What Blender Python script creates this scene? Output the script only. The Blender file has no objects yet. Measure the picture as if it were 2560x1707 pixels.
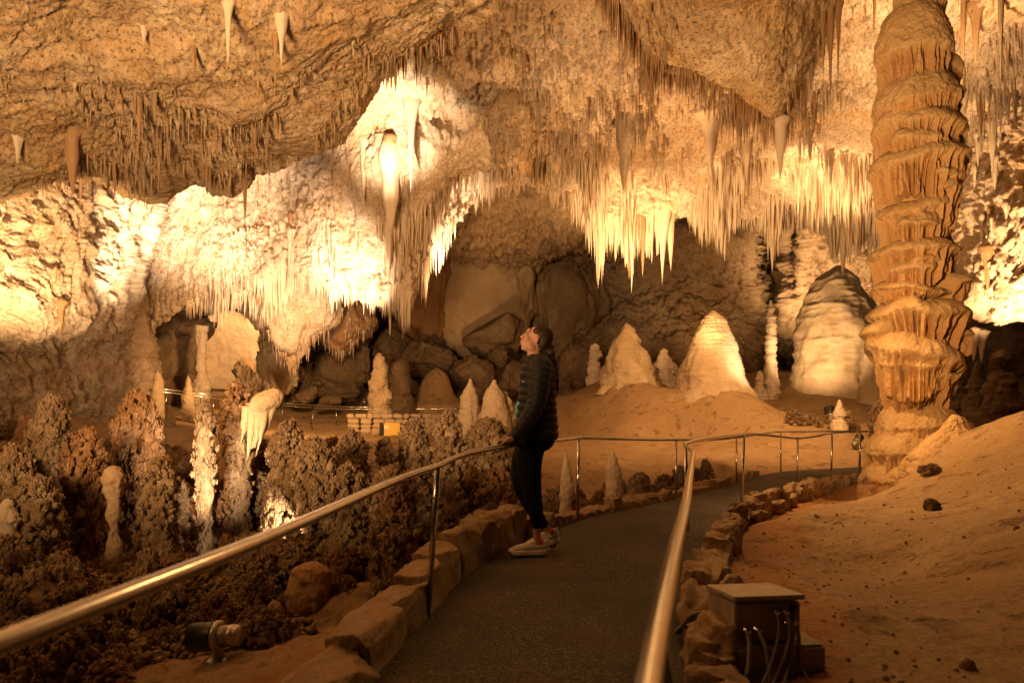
import bpy, bmesh, math, random
import numpy as np
from mathutils import Vector, Matrix

# ------------------------------------------------------------------ camera, world, exposure
SC = bpy.context.scene
COL = SC.collection
F, CX, HY, CZ = 1706.67, 1280.0, 1017.0, 1.22      # 24 mm lens in photo pixels, horizon row, eye height
def W(px, py, d):
    return np.array([(px - CX) / F * d, d, CZ + (HY - py) / F * d])

cd = bpy.data.cameras.new('camera'); cam = bpy.data.objects.new('camera', cd); COL.objects.link(cam)
cam.location = (0, 0, CZ); cam.rotation_euler = (math.radians(90), 0, 0)
cd.lens = 24; cd.sensor_width = 36; cd.shift_y = (HY - 853.5) / 2560
cd.clip_start = 0.05; cd.clip_end = 200
cd.dof.use_dof = True; cd.dof.focus_distance = 8.0; cd.dof.aperture_fstop = 2.4
SC.camera = cam
wd = bpy.data.worlds.new('World'); SC.world = wd; wd.use_nodes = True
bg = wd.node_tree.nodes['Background']; bg.inputs[0].default_value = (1.0, 0.46, 0.14, 1); bg.inputs[1].default_value = 0.012
SC.view_settings.view_transform = 'Standard'; SC.view_settings.look = 'None'
SC.view_settings.exposure = 0.25; SC.view_settings.gamma = 1
try:
    SC.cycles.max_bounces = 5; SC.cycles.diffuse_bounces = 2; SC.cycles.glossy_bounces = 2
    SC.cycles.sample_clamp_indirect = 4; SC.cycles.caustics_reflective = False; SC.cycles.caustics_refractive = False
    SC.cycles.use_denoising = True
except Exception: pass

WARM = (1.0, 0.54, 0.20); WHITE = (1.0, 0.75, 0.48); PINK = (1.0, 0.71, 0.47); GOLD = (1.0, 0.63, 0.29); DEEP = (1.0, 0.535, 0.185)
def spot(p, t, power, col=WARM, ang=70, blend=0.8, rad=0.15):
    l = bpy.data.lights.new('cave_or_fill_spot', 'SPOT'); l.energy = power; l.color = col
    l.spot_size = math.radians(ang); l.spot_blend = blend; l.shadow_soft_size = rad
    o = bpy.data.objects.new('cave_or_fill_spot', l); COL.objects.link(o); o.location = p
    o.rotation_euler = (Vector(t) - Vector(p)).to_track_quat('-Z', 'Y').to_euler()
    return o
def L(px, py, d): return tuple(W(px, py, d))
# lamps among the formations or in open air, plus a few added fills
spot(L(120, 960, 12.2), L(150, 580, 16), 4500, GOLD, 62, 1.0, 0.1)              # left wall
spot(L(335, 850, 16.6), L(370, 570, 20), 4600, WHITE, 58, 1.0, 0.06)             # ridge of the left wall
spot(L(480, 690, 19.0), L(490, 470, 24), 4000, WHITE, 70, 1.0, 0.08)             # behind the near lip
spot(L(760, 950, 19), L(720, 660, 24), 3000, PINK, 70, 1.0, 0.1)                 # curtain
spot(L(900, 900, 20.5), L(880, 670, 23.5), 5000, PINK, 46, 1.0, 0.08)
spot(L(945, 610, 18.0), L(960, 330, 20.6), 6200, WHITE, 52, 1.0, 0.08)           # round the big white stalactite
spot(L(1090, 850, 24), L(1120, 500, 26), 7500, WHITE, 34, 1.0, 0.1)
spot(L(1560, 930, 22), L(1570, 590, 26), 7500, GOLD, 44, 1.0, 0.1)               # right fringe
spot(L(2060, 800, 22), L(2070, 440, 23), 5200, GOLD, 52, 1.0, 0.1)
spot(L(1700, 985, 21.5), L(1830, 520, 25), 2400, GOLD, 50, 1.0, 0.1)
spot(L(1960, 960, 25.5), L(2100, 780, 30.5), 1900, GOLD, 70, 0.9, 0.1)           # big dome
spot(L(1985, 830, 33.5), L(2090, 620, 36), 3800, GOLD, 120, 0.9, 0.1)            # wall behind it
spot(L(1800, 950, 30), L(1790, 700, 38), 2000, WARM, 70, 1.0, 0.1)               # back wall
spot(L(1180, 1000, 24), L(1150, 680, 35), 1700, WARM, 50, 1.0, 0.2)              # slabs and rubble
spot(L(2480, 950, 16), L(2490, 380, 19), 3800, GOLD, 75, 1.0, 0.1)               # right wall
spot(L(2400, 300, 13), L(2300, -50, 15), 1200, GOLD, 100, 0.9, 0.1)
spot(L(1990, 960, 21), L(1830, 880, 24), 900, WHITE, 50, 1.0, 0.1)               # middle dome
spot(L(630, 870, 31.2), L(560, 835, 33), 480, GOLD, 150, 0.9, 0.06)              # alcove
spot(L(704, 1180, 8.65), L(640, 1085, 9.15), 330, WHITE, 95, 0.6, 0.04)            # mushroom formation
spot((-4, 1.0, 1.9), (-3, 11.0, 8.6), 12000, (1.0, 0.60, 0.27), 110, 1.0, 1.0)                 # wash on the near ceiling
spot((5, 20, .7), (4.4, 19.5, 10), 4600, WARM, 140, 1.0, 0.4)                    # wash on the right ceiling
spot((2.9, 6.6, 2.6), (6.5, 11, 3.8), 1100, WARM, 100, 1.0, 0.12)                   # great column from the walkway
spot((8, 16, 7), (6, 22, 0), 3000, WARM, 110, 1.0, 0.4)                          # sandy floor and mounds
spot((3.4, 10.8, 4.4), (6, 7.4, .6), 1400, DEEP, 100, 1.0, 0.12)                 # right slope
spot((-6, 9, 6), (-4, 10, 0), 330, (1.0, 0.44, 0.12), 130, 1.0, 0.3)                          # added fill hung unseen over the basin
spot((-5, 2, 4.2), (-.5, 6, .8), 220, (1.0, 0.45, 0.13), 90, 1.0, 0.3)                        # added unseen fill to brighten the woman and the kerb
spot((-5, 19, 4.5), (-9.5, 26, 0.8), 4200, WARM, 90, 1.0, 0.4)                     # added fill light for the floor under the left wall
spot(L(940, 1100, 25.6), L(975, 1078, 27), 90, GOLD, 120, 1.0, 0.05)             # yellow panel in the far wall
spot((1.5, 5.4, 3.6), (1.3, 3.0, 0), 110, DEEP, 95, 1.0, 0.2)                    # the box and the near walkway
spot(L(1330, 930, 22), L(1280, 540, 29), 2200, WARM, 44, 1.0, 0.2)               # overhang above the recess


# ------------------------------------------------------------------ noise
rng = np.random.default_rng(7)
random.seed(7)
def _h(i, j, k, s):
    n = (i * 374761393 + j * 668265263 + k * 1274126177 + s * 974711) & 0xFFFFFFFF
    n = ((n ^ (n >> 13)) * 1274126177) & 0xFFFFFFFF
    n = ((n ^ (n >> 16)) * 2246822519) & 0xFFFFFFFF
    return ((n ^ (n >> 15)) & 0xFFFFFF) / float(0xFFFFFF)
def vn(p, s=0):
    p = np.asarray(p, dtype=np.float64)
    f = np.floor(p); i = f.astype(np.int64); u = p - f; u = u * u * u * (u * (u * 6 - 15) + 10)
    X, Y, Z = i[..., 0], i[..., 1], i[..., 2]; a, b, c = u[..., 0], u[..., 1], u[..., 2]
    r = 0
    for dx in (0, 1):
        for dy in (0, 1):
            for dz in (0, 1):
                w = (a if dx else 1 - a) * (b if dy else 1 - b) * (c if dz else 1 - c)
                r = r + w * _h(X + dx, Y + dy, Z + dz, s)
    return r * 2 - 1
def fbm(p, o=4, g=0.5, s=0):
    p = np.asarray(p, dtype=np.float64); r = 0; a = 1.0; t = 0
    for k in range(o):
        r = r + a * vn(p + k * 17.3, s + k); t += a; a *= g; p = p * 2.03
    return r / t * 1.6
def ridge(p, o=4, g=0.5, s=0):
    p = np.asarray(p, dtype=np.float64); r = 0; a = 1.0; t = 0
    for k in range(o):
        r = r + a * (1 - 2 * np.abs(vn(p + k * 11.7, s + k))); t += a; a *= g; p = p * 2.1
    return r / t
def sst(a, b, x):
    t = np.clip((x - a) / (b - a), 0, 1); return t * t * (3 - 2 * t)

# ------------------------------------------------------------------ mesh helpers
def mk(name, V, faces, mat, parent=None, smooth=True, link=True):
    """V (n,3); faces = list of int arrays (m,k)."""
    V = np.asarray(V, dtype=np.float32).reshape(-1, 3)
    if not isinstance(faces, (list, tuple)): faces = [faces]
    faces = [np.asarray(f, dtype=np.int32) for f in faces if len(f)]
    me = bpy.data.meshes.new(name)
    me.vertices.add(len(V)); me.vertices.foreach_set('co', V.ravel())
    nl = sum(f.size for f in faces); npoly = sum(len(f) for f in faces)
    me.loops.add(nl); me.loops.foreach_set('vertex_index', np.concatenate([f.ravel() for f in faces]))
    me.polygons.add(npoly)
    tot = np.concatenate([np.full(len(f), f.shape[1], np.int32) for f in faces])
    st = np.concatenate([[0], np.cumsum(tot)[:-1]]).astype(np.int32)
    me.polygons.foreach_set('loop_start', st); me.polygons.foreach_set('loop_total', tot)
    me.polygons.foreach_set('use_smooth', np.full(npoly, smooth, bool))
    me.update(calc_edges=True); me.validate()
    if mat: me.materials.append(mat)
    o = bpy.data.objects.new(name, me)
    if link: COL.objects.link(o)
    if parent: o.parent = parent
    return o
def stain(o, vals):
    a = o.data.attributes.new('stain', 'FLOAT', 'POINT'); a.data.foreach_set('value', np.ascontiguousarray(vals, dtype=np.float32).ravel())
def tag(o, label=None, cat=None, group=None, kind=None):
    if label: o['label'] = label; kind = kind or 'thing'
    if cat: o['category'] = cat
    if group: o['group'] = group
    if kind: o['kind'] = kind
    return o
def empty(name, loc=(0, 0, 0), rz=0):
    o = bpy.data.objects.new(name, None); COL.objects.link(o); o.location = loc; o.rotation_euler = (0, 0, rz)
    o.empty_display_size = 0.1
    return o
def gridf(nv, nu, wrap=False):
    a = np.arange(nv * nu).reshape(nv, nu)
    if wrap: a = np.concatenate([a, a[:, :1]], 1)
    return np.stack([a[:-1, :-1], a[:-1, 1:], a[1:, 1:], a[1:, :-1]], -1).reshape(-1, 4)
def merge(parts):
    """parts: list of (V, quads/tris array list)"""
    Vs, by = [], {}
    n = 0
    for V, fs in parts:
        if not isinstance(fs, (list, tuple)): fs = [fs]
        Vs.append(V)
        for f in fs:
            if len(f): by.setdefault(f.shape[1], []).append(np.asarray(f) + n)
        n += len(V)
    return np.concatenate(Vs), [np.concatenate(v) for v in by.values()]
def batch(bV, bF, M, T):
    """copies of a base mesh: M (n,3) scales or (n,3,3) matrices, T (n,3)"""
    n = len(T)
    V = (bV[None] * M[:, None, :] if M.ndim == 2 else np.einsum('nij,vj->nvi', M, bV)) + T[:, None]
    Fa = bF[None] + (np.arange(n) * len(bV))[:, None, None]
    return V.reshape(-1, 3), Fa.reshape(-1, bF.shape[1])
def ico(sub):
    bm = bmesh.new(); bmesh.ops.create_icosphere(bm, subdivisions=sub, radius=1)
    V = np.array([v.co[:] for v in bm.verts]); Fc = np.array([[v.index for v in f.verts] for f in bm.faces]); bm.free()
    return V, Fc
ICO1, ICO2, ICO3, ICO4 = ico(1), ico(2), ico(3), ico(5)
def catmull(P, n):
    P = np.asarray(P, float); k = len(P)
    Q = np.concatenate([[2 * P[0] - P[1]], P, [2 * P[-1] - P[-2]]])
    t = np.linspace(0, k - 1, n); i = np.minimum(t.astype(int), k - 2); u = (t - i)
    sh = (n,) + (1,) * (P.ndim - 1); u = u.reshape(sh)
    p0, p1, p2, p3 = Q[i], Q[i + 1], Q[i + 2], Q[i + 3]
    return 0.5 * (2 * p1 + (p2 - p0) * u + (2 * p0 - 5 * p1 + 4 * p2 - p3) * u ** 2 + (3 * p1 - p0 - 3 * p2 + p3) * u ** 3)
def tube(path, r, seg=10, n=None, cap=True):
    P = catmull(path, n) if n else np.asarray(path, float)
    r = np.broadcast_to(np.asarray(r, float), (len(P),)) if np.ndim(r) < 1 or len(np.atleast_1d(r)) == len(P) else np.interp(np.linspace(0, 1, len(P)), np.linspace(0, 1, len(r)), r)
    T = np.gradient(P, axis=0); T /= np.linalg.norm(T, axis=1, keepdims=True) + 1e-9
    up = np.array([0, 0, 1.0]); 
    if abs(T[:, 2]).mean() > 0.8: up = np.array([0, 1.0, 0])
    A = np.cross(T, up); A /= np.linalg.norm(A, axis=1, keepdims=True) + 1e-9
    B = np.cross(A, T)
    th = np.linspace(0, 2 * np.pi, seg, endpoint=False)
    V = P[:, None] + r[:, None, None] * (np.cos(th)[None, :, None] * A[:, None] + np.sin(th)[None, :, None] * B[:, None])
    Fq = gridf(len(P), seg, True); V = V.reshape(-1, 3); fs = [Fq]
    if cap:
        fs.append(np.arange(seg)[None, ::-1]); fs.append((np.arange(seg) + (len(P) - 1) * seg)[None])
    return V, fs
def lathe(prof, seg=24):
    prof = np.asarray(prof, float); th = np.linspace(0, 2 * np.pi, seg, endpoint=False)
    V = np.stack([prof[:, 0][:, None] * np.cos(th), prof[:, 0][:, None] * np.sin(th), np.repeat(prof[:, 1][:, None], seg, 1)], -1).reshape(-1, 3)
    return V, [gridf(len(prof), seg, True)]
def box(cx, cy, cz, sx, sy, sz, bev=0.0):
    bm = bmesh.new(); bmesh.ops.create_cube(bm, size=1)
    for v in bm.verts: v.co = Vector((cx + v.co.x * sx, cy + v.co.y * sy, cz + v.co.z * sz))
    if bev: bmesh.ops.bevel(bm, geom=bm.edges[:], offset=bev, segments=2, affect='EDGES')
    V = np.array([v.co[:] for v in bm.verts]); d = {}
    for f in bm.faces: d.setdefault(len(f.verts), []).append([v.index for v in f.verts])
    bm.free(); return V, [np.array(v) for v in d.values()]
def xf(V, loc=(0, 0, 0), rot=(0, 0, 0), sc=(1, 1, 1)):
    from mathutils import Euler
    R = np.array(Euler(rot).to_matrix()); return (V * np.asarray(sc)) @ R.T + np.asarray(loc)
def normals_grid(P):
    a = np.gradient(P, axis=1); b = np.gradient(P, axis=0); n = np.cross(a, b)
    return n / (np.linalg.norm(n, axis=-1, keepdims=True) + 1e-9)

# ------------------------------------------------------------------ materials
def newmat(name):
    m = bpy.data.materials.new(name); m.use_nodes = True; nt = m.node_tree
    b = nt.nodes['Principled BSDF']; return m, nt, b
def nd(nt, t, **k):
    n = nt.nodes.new(t)
    for a, v in k.items(): setattr(n, a, v)
    return n
def noise(nt, vec, scale, detail=6, rough=0.6, dist=0.0):
    n = nd(nt, 'ShaderNodeTexNoise'); n.inputs['Scale'].default_value = scale; n.inputs['Detail'].default_value = detail
    n.inputs['Roughness'].default_value = rough; n.inputs['Distortion'].default_value = dist
    nt.links.new(vec, n.inputs['Vector']); return n.outputs['Fac']
def ramp(nt, fac, stops):
    r = nd(nt, 'ShaderNodeValToRGB'); e = r.color_ramp.elements
    while len(e) < len(stops): e.new(0.5)
    for i, (p, c) in enumerate(stops):
        e[i].position = p; e[i].color = (*c, 1) if len(c) == 3 else c
    nt.links.new(fac, r.inputs[0]); return r.outputs[0]
def mixc(nt, fac, a, b, mode='MIX'):
    m = nd(nt, 'ShaderNodeMix', data_type='RGBA', blend_type=mode)
    for s, v in ((0, fac), (6, a), (7, b)):
        if isinstance(v, (int, float)): m.inputs[s].default_value = v
        elif isinstance(v, tuple): m.inputs[s].default_value = (*v, 1)
        else: nt.links.new(v, m.inputs[s])
    return m.outputs[2]
def coords(nt, scale=(1, 1, 1)):
    t = nd(nt, 'ShaderNodeTexCoord'); mp = nd(nt, 'ShaderNodeMapping'); mp.inputs['Scale'].default_value = scale
    nt.links.new(t.outputs['Object'], mp.inputs[0]); return mp.outputs[0]
def bump(nt, bsdf, items):
    prev = None
    for h, s, d in items:
        b = nd(nt, 'ShaderNodeBump'); b.inputs['Strength'].default_value = s; b.inputs['Distance'].default_value = d
        nt.links.new(h, b.inputs['Height'])
        if prev is not None: nt.links.new(prev, b.inputs['Normal'])
        prev = b.outputs[0]
    nt.links.new(prev, bsdf.inputs['Normal'])
def rockmat(name, pale, mid, dark, rust, streak=0.35, pits=0.5, freq=1.0, bump_d=0.12, rough=0.8, streakz=0.18, bs=0.75, tint=False):
    m, nt, b = newmat(name)
    v = coords(nt); vs = coords(nt, (1, 1, streakz))
    big = noise(nt, v, 0.55 * freq, 8, 0.62, 0.4); mid_n = noise(nt, v, 2.6 * freq, 9, 0.68, 0.5); fine = noise(nt, v, 15 * freq, 8, 0.72)
    st = noise(nt, vs, 3.2 * freq, 7, 0.6, 0.2)
    huge = noise(nt, v, 0.16 * freq, 5, 0.6, 0.6)
    c = ramp(nt, big, [(0.36, mid), (0.62, pale)])
    c = mixc(nt, ramp(nt, huge, [(0.42, (0,) * 3), (0.62, (0.55,) * 3)]), c, tuple(x * y for x, y in zip(pale, (.82, .80, .82))))
    c = mixc(nt, ramp(nt, noise(nt, v, 0.42 * freq, 6, 0.7, 0.8), [(0.55, (0,) * 3), (0.68, (0.45,) * 3)]), c, tuple(.5 * x + .5 * y for x, y in zip(mid, rust)))
    if tint:
        c = mixc(nt, ramp(nt, noise(nt, v, 0.33 * freq, 7, 0.7, 1.2), [(0.53, (0,) * 3), (0.66, (0.6,) * 3)]), c, (.56, .30, .075))
        c = mixc(nt, ramp(nt, noise(nt, v, 0.7 * freq, 7, 0.7, 1.0), [(0.56, (0,) * 3), (0.66, (0.6,) * 3)]), c, (.30, .25, .19))
    c = mixc(nt, ramp(nt, mid_n, [(0.36, (0.85,) * 3), (0.60, (0.0,) * 3)]), c, mid)
    c = mixc(nt, ramp(nt, st, [(0.56, (0,) * 3), (0.74, (streak,) * 3)]), c, rust)
    c = mixc(nt, ramp(nt, fine, [(0.36, (pits,) * 3), (0.49, (0,) * 3)]), c, dark)
    at = nd(nt, 'ShaderNodeAttribute', attribute_name='stain')
    sm = nd(nt, 'ShaderNodeMath', operation='MULTIPLY'); nt.links.new(at.outputs['Fac'], sm.inputs[0]); nt.links.new(ramp(nt, mid_n, [(.3, (.95,) * 3), (.65, (.45,) * 3)]), sm.inputs[1])
    c = mixc(nt, sm.outputs[0], c, rust)
    nt.links.new(c, b.inputs['Base Color']); b.inputs['Roughness'].default_value = rough
    b.inputs['Specular IOR Level'].default_value = 0.3
    bump(nt, b, [(mid_n, bs * .45, bump_d / freq), (fine, bs, bump_d * 0.5 / freq), (st, bs * .7, bump_d * .5 / freq), (noise(nt, v, 34 * freq, 4, 0.7), bs * 0.9, bump_d * 0.2 / freq)])
    return m
def flat(name, col, rough=0.6, metal=0.0, spec=0.4, nscale=None, bd=0.004, var=0.25):
    m, nt, b = newmat(name)
    if nscale:
        v = coords(nt); n = noise(nt, v, nscale, 6, 0.65)
        c = ramp(nt, n, [(0.3, tuple(x * (1 - var) for x in col)), (0.7, tuple(min(1, x * (1 + var)) for x in col))])
        nt.links.new(c, b.inputs['Base Color']); bump(nt, b, [(n, 0.6, bd)])
    else: b.inputs['Base Color'].default_value = (*col, 1)
    b.inputs['Roughness'].default_value = rough; b.inputs['Metallic'].default_value = metal; b.inputs['Specular IOR Level'].default_value = spec
    return m
M = {}
M['ceil'] = rockmat('tan_cave_rock', (0.64, 0.50, 0.34), (0.34, 0.22, 0.11), (0.05, 0.026, 0.010), (0.30, 0.13, 0.04), 0.7, 0.9, tint=True)
M['curtain'] = rockmat('pale_flowstone', (0.72, 0.60, 0.48), (0.44, 0.32, 0.21), (0.09, 0.05, 0.025), (0.40, 0.21, 0.09), 0.65, 0.8, streakz=0.12, tint=True)
M['wall'] = rockmat('brown_cave_wall', (0.40, 0.30, 0.20), (0.24, 0.155, 0.085), (0.05, 0.03, 0.013), (0.30, 0.12, 0.035), 0.5, 0.6)
M['stal'] = rockmat('cream_stalactite', (0.74, 0.63, 0.50), (0.60, 0.47, 0.34), (0.30, 0.18, 0.09), (0.50, 0.29, 0.11), 0.6, 0.4, 1.6, 0.05, rough=0.5)
M['ruststal'] = rockmat('rust_stalactite', (0.42, 0.26, 0.14), (0.30, 0.165, 0.075), (0.10, 0.05, 0.02), (0.24, 0.09, 0.03), 0.5, 0.3, 1.6, 0.05)
M['column'] = rockmat('ochre_column_stone', (0.52, 0.37, 0.20), (0.42, 0.27, 0.125), (0.11, 0.055, 0.018), (0.38, 0.17, 0.05), 0.6, 0.35, 2.0, 0.05)
M['dome'] = rockmat('dome_flowstone', (0.58, 0.46, 0.32), (0.46, 0.33, 0.20), (0.22, 0.13, 0.06), (0.42, 0.22, 0.08), 0.5, 0.3, 1.3, 0.05)
M['sand'] = rockmat('sandy_cave_floor', (0.46, 0.31, 0.17), (0.36, 0.225, 0.11), (0.15, 0.085, 0.03), (0.38, 0.17, 0.05), 0.35, 0.45, 1.5, 0.03, streakz=1.0)
def sandmat():
    m = rockmat('sandy_cave_floor', (0.46, 0.31, 0.17), (0.36, 0.225, 0.11), (0.13, 0.07, 0.025), (0.40, 0.16, 0.04), 0.35, 0.55, 1.5, 0.03, streakz=1.0)
    nt = m.node_tree; b = nt.nodes['Principled BSDF']; old = b.inputs['Normal'].links[0].from_socket
    t = nd(nt, 'ShaderNodeTexCoord'); mp = nd(nt, 'ShaderNodeMapping'); mp.inputs['Scale'].default_value = (5, 15, 8); mp.inputs['Rotation'].default_value = (0, 0, -.32)
    nt.links.new(t.outputs['Object'], mp.inputs[0]); rp_ = noise(nt, mp.outputs[0], 1.0, 5, .62, .5)
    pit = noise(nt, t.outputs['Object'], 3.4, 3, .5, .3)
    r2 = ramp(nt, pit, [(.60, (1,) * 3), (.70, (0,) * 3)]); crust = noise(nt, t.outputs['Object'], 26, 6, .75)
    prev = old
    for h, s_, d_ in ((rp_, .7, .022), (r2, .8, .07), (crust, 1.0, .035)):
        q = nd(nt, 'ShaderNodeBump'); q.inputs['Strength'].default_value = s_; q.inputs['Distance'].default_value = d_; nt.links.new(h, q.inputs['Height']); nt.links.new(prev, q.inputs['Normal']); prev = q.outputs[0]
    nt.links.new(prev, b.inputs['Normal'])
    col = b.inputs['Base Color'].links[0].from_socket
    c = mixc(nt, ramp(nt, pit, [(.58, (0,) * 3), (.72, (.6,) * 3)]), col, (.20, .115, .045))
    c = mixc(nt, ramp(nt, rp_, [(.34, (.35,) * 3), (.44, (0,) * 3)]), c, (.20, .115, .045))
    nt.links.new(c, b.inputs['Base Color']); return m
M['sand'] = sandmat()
M['stone'] = rockmat('kerb_limestone', (0.42, 0.30, 0.18), (0.29, 0.185, 0.095), (0.07, 0.04, 0.015), (0.32, 0.14, 0.045), 0.5, 0.5, 3.5, 0.05)
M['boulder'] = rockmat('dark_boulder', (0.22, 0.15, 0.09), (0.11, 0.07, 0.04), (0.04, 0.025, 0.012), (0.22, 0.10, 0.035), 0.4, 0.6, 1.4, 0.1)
M['slab'] = rockmat('smooth_tan_rock', (0.46, 0.34, 0.22), (0.36, 0.25, 0.15), (0.10, 0.06, 0.03), (0.30, 0.13, 0.04), 0.5, 0.25, 0.8, 0.06, bs=.45)
M['slabrust'] = rockmat('rust_streaked_rock', (0.30, 0.17, 0.08), (0.20, 0.10, 0.04), (0.05, 0.025, 0.01), (0.30, 0.10, 0.025), 0.9, 0.4, 0.8, 0.08)
def popmat(name, a, b_, c):
    m, nt, b = newmat(name); v = coords(nt)
    n1 = noise(nt, v, 3.0, 5, 0.6); n2 = noise(nt, v, 22, 5, 0.7)
    col = ramp(nt, n1, [(0.32, a), (0.5, b_), (0.68, c)])
    col = mixc(nt, ramp(nt, n2, [(0.35, (0.6,) * 3), (0.55, (0,) * 3)]), col, tuple(x * 0.35 for x in a))
    nt.links.new(col, b.inputs['Base Color']); b.inputs['Roughness'].default_value = 0.75; b.inputs['Specular IOR Level'].default_value = 0.35
    bump(nt, b, [(n2, 0.8, 0.02)]); return m
M['pop'] = popmat('cave_popcorn', (0.16, 0.09, 0.04), (0.25, 0.16, 0.085), (0.42, 0.30, 0.18))
M['popred'] = popmat('rusty_cave_popcorn', (0.16, 0.07, 0.025), (0.24, 0.12, 0.05), (0.34, 0.21, 0.11))
M['steel'] = flat('brushed_steel', (0.62, 0.61, 0.60), 0.18, 1.0, nscale=40, bd=0.0006, var=0.12)
M['asphalt'] = None

# ------------------------------------------------------------------ the walkway line and the cave floor
PL = np.array([[-.66, 2.0, 0], [-.62, 3.0, 0], [-.49, 4.0, .0], [-.16, 5.35, .05], [.71, 7.2, .03], [2.43, 10.1, -.13], [4.1, 12.5, -.18], [5.9, 15.0, -.20], [8.3, 16.2, -.20], [12, 17.2, -.1]])
PR = np.array([[.45, 1.2, 0], [.78, 3.0, 0], [1.15, 4.5, .0], [1.55, 5.5, .05], [2.1, 6.7, .04], [2.74, 8.0, 0], [4.75, 11.2, -.14], [5.7, 12.4, -.18], [7.6, 13.9, -.20], [12, 15.0, -.1]])
PL = np.concatenate([[[-.7, -2, 0]], PL]); PR = np.concatenate([[[.3, -2, 0]], PR])
pl, pr = catmull(PL, 160), catmull(PR, 160)
pc = (pl + pr) / 2; pw = np.linalg.norm(pl - pr, axis=1) / 2
ctrl = [(-1.8, 4.3, -.36), (-3, 3.0, -.42), (-1.2, 3.0, -.22), (-1.2, 5.4, -.36), (-4, 6, -.5), (-7.5, 6, -.3), (-9.5, 9, .1), (-3, 9, -.55), (-6, 10, -.45),
        (-1, 8.5, -.5), (0.5, 11, -.5), (-4, 14, -.45), (-8, 14, .1), (-10, 18, .8), (-4, 18, -.1), (0, 16, -.4), (2.0, 13, -.4), (-6, 0, -.3), (-12, 4, .3), (-1, 0, -.1),
        (.9, 9.4, -.35), (4.4, 16, -.1), (.3, 7.6, -.3)]
for p in [(0, 1030, 24), (-300, 1020, 22), (270, 1025, 24), (550, 1050, 26), (700, 1060, 28), (1000, 1052, 29.5), (1000, 1110, 23),
          (1450, 1092, 23), (1700, 1088, 22), (1900, 1130, 18), (2000, 1075, 24), (2150, 1060, 22), (1290, 1095, 22),
          (1790, 960, 24), (1690, 985, 23.6), (1885, 990, 23.6), (1785, 990, 22.6), (1600, 1040, 22.5), (2040, 1062, 24), (1590, 925, 26), (1500, 965, 26), (1440, 1015, 26), (1390, 1060, 25.5), (1685, 990, 25.5),
          (2090, 955, 30), (1960, 990, 29), (2200, 1000, 28), (2030, 1000, 27), (1200, 1015, 34), (900, 1015, 34), (600, 1005, 32), (300, 985, 29), (1090, 1000, 32),
          (2560, 1032, 9), (2450, 1066, 9.4), (2330, 1132, 9.6), (2210, 1236, 9.8), (2800, 980, 9), (2560, 1300, 5.2), (2560, 1500, 4), (2560, 1700, 3), (2200, 1420, 5.5),
          (2000, 1450, 4.8), (2400, 1240, 7.2), (1930, 1320, 6.7), (2300, 1650, 3.2), (2230, 1245, 11.2), (2450, 1050, 20), (2150, 1200, 12.8), (3000, 1250, 5), (2700, 1020, 16)]:
    ctrl.append(tuple(W(*p)))
ctrl += [(6, 0, .2), (12, 3, 1.5), (14, 12, 1.8), (9.6, 12.5, .9), (13, 18, .9), (20, 25, 2), (20, 36, 3), (0, 40, 2.5), (-15, 36, 2.6), (-22, 24, 2.2), (0, -3, 0), (8, 40, 3), (7.4, 11.8, .1), (-18, 12, 2)]
for i in range(2, len(pc), 9): ctrl.append((pc[i, 0], pc[i, 1], pc[i, 2]))
ctrl = np.array(ctrl)
def _tps(P, Q):
    d = np.linalg.norm(P[:, None] - Q[None], axis=-1); return np.where(d > 0, d * d * np.log(d + 1e-9), 0)
def tps_fit(XY, z, lam=0.02):
    n = len(XY); K = _tps(XY, XY) + lam * np.eye(n); P = np.c_[np.ones(n), XY]
    A = np.block([[K, P], [P.T, np.zeros((3, 3))]])
    return np.linalg.solve(A, np.r_[z, 0, 0, 0])
_fw = tps_fit(ctrl[:, :2], ctrl[:, 2])
def path_blend(X, Y):
    z = np.zeros(X.shape); bl = np.zeros(X.shape); best = np.full(X.shape, 1e9)
    for c, w in zip(pc[::2], pw[::2]):
        d = np.hypot(X - c[0], Y - c[1]); s = d - w
        m = s < best; best[m] = s[m]; z[m] = c[2]
    return z, sst(.32, .02, best)
def floor_z(X, Y, detail=True):
    X = np.atleast_1d(np.asarray(X, float)); Y = np.atleast_1d(np.asarray(Y, float)); sh = X.shape; x, y = X.ravel(), Y.ravel()
    z = np.empty(len(x))
    for a in range(0, len(x), 40000):
        q = np.c_[x[a:a + 40000], y[a:a + 40000]]
        z[a:a + 40000] = _tps(q, ctrl[:, :2]) @ _fw[:-3] + np.c_[np.ones(len(q)), q] @ _fw[-3:]
    p3 = np.c_[x, y, x * 0]
    rough = sst(.9, -.6, x - (y - 6) * .55) * .8 + .2                    # knobbly basin, smooth flowstone on the right
    rough = np.where(y > 18, .45, rough)
    z = z + rough * (.12 * fbm(p3 * .9, 3, s=3) + .05 * fbm(p3 * 3.1, 4, s=5)) + (1 - rough) * (.05 * fbm(p3 * .7, 2, s=8))
    if detail: z = z + rough * .022 * fbm(p3 * 11, 4, .6, s=6) + (1 - rough) * (.009 * fbm(p3 * np.array([5, 16, 1]) + .5 * fbm(p3 * 2, 2)[:, None], 4, .6, s=9) - .05 * sst(.42, .8, fbm(p3 * 2.1, 2, s=12)))
    pz, b = path_blend(x, y)
    z = z * (1 - b) + (pz - .05) * b
    return z.reshape(sh)
def ground_hit(px, py, dmin=1.5, dmax=40):
    ds = np.exp(np.linspace(np.log(dmin), np.log(dmax), 500))
    X = (px - CX) / F * ds; zr = CZ + (HY - py) / F * ds
    g = floor_z(X, ds, False) - zr
    i = np.argmax(g > 0)
    if g[i] <= 0: i = len(ds) - 1
    return np.array([X[i], ds[i], floor_z(X[i], ds[i], False)[0]])
ny, nx = 520, 620
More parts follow.
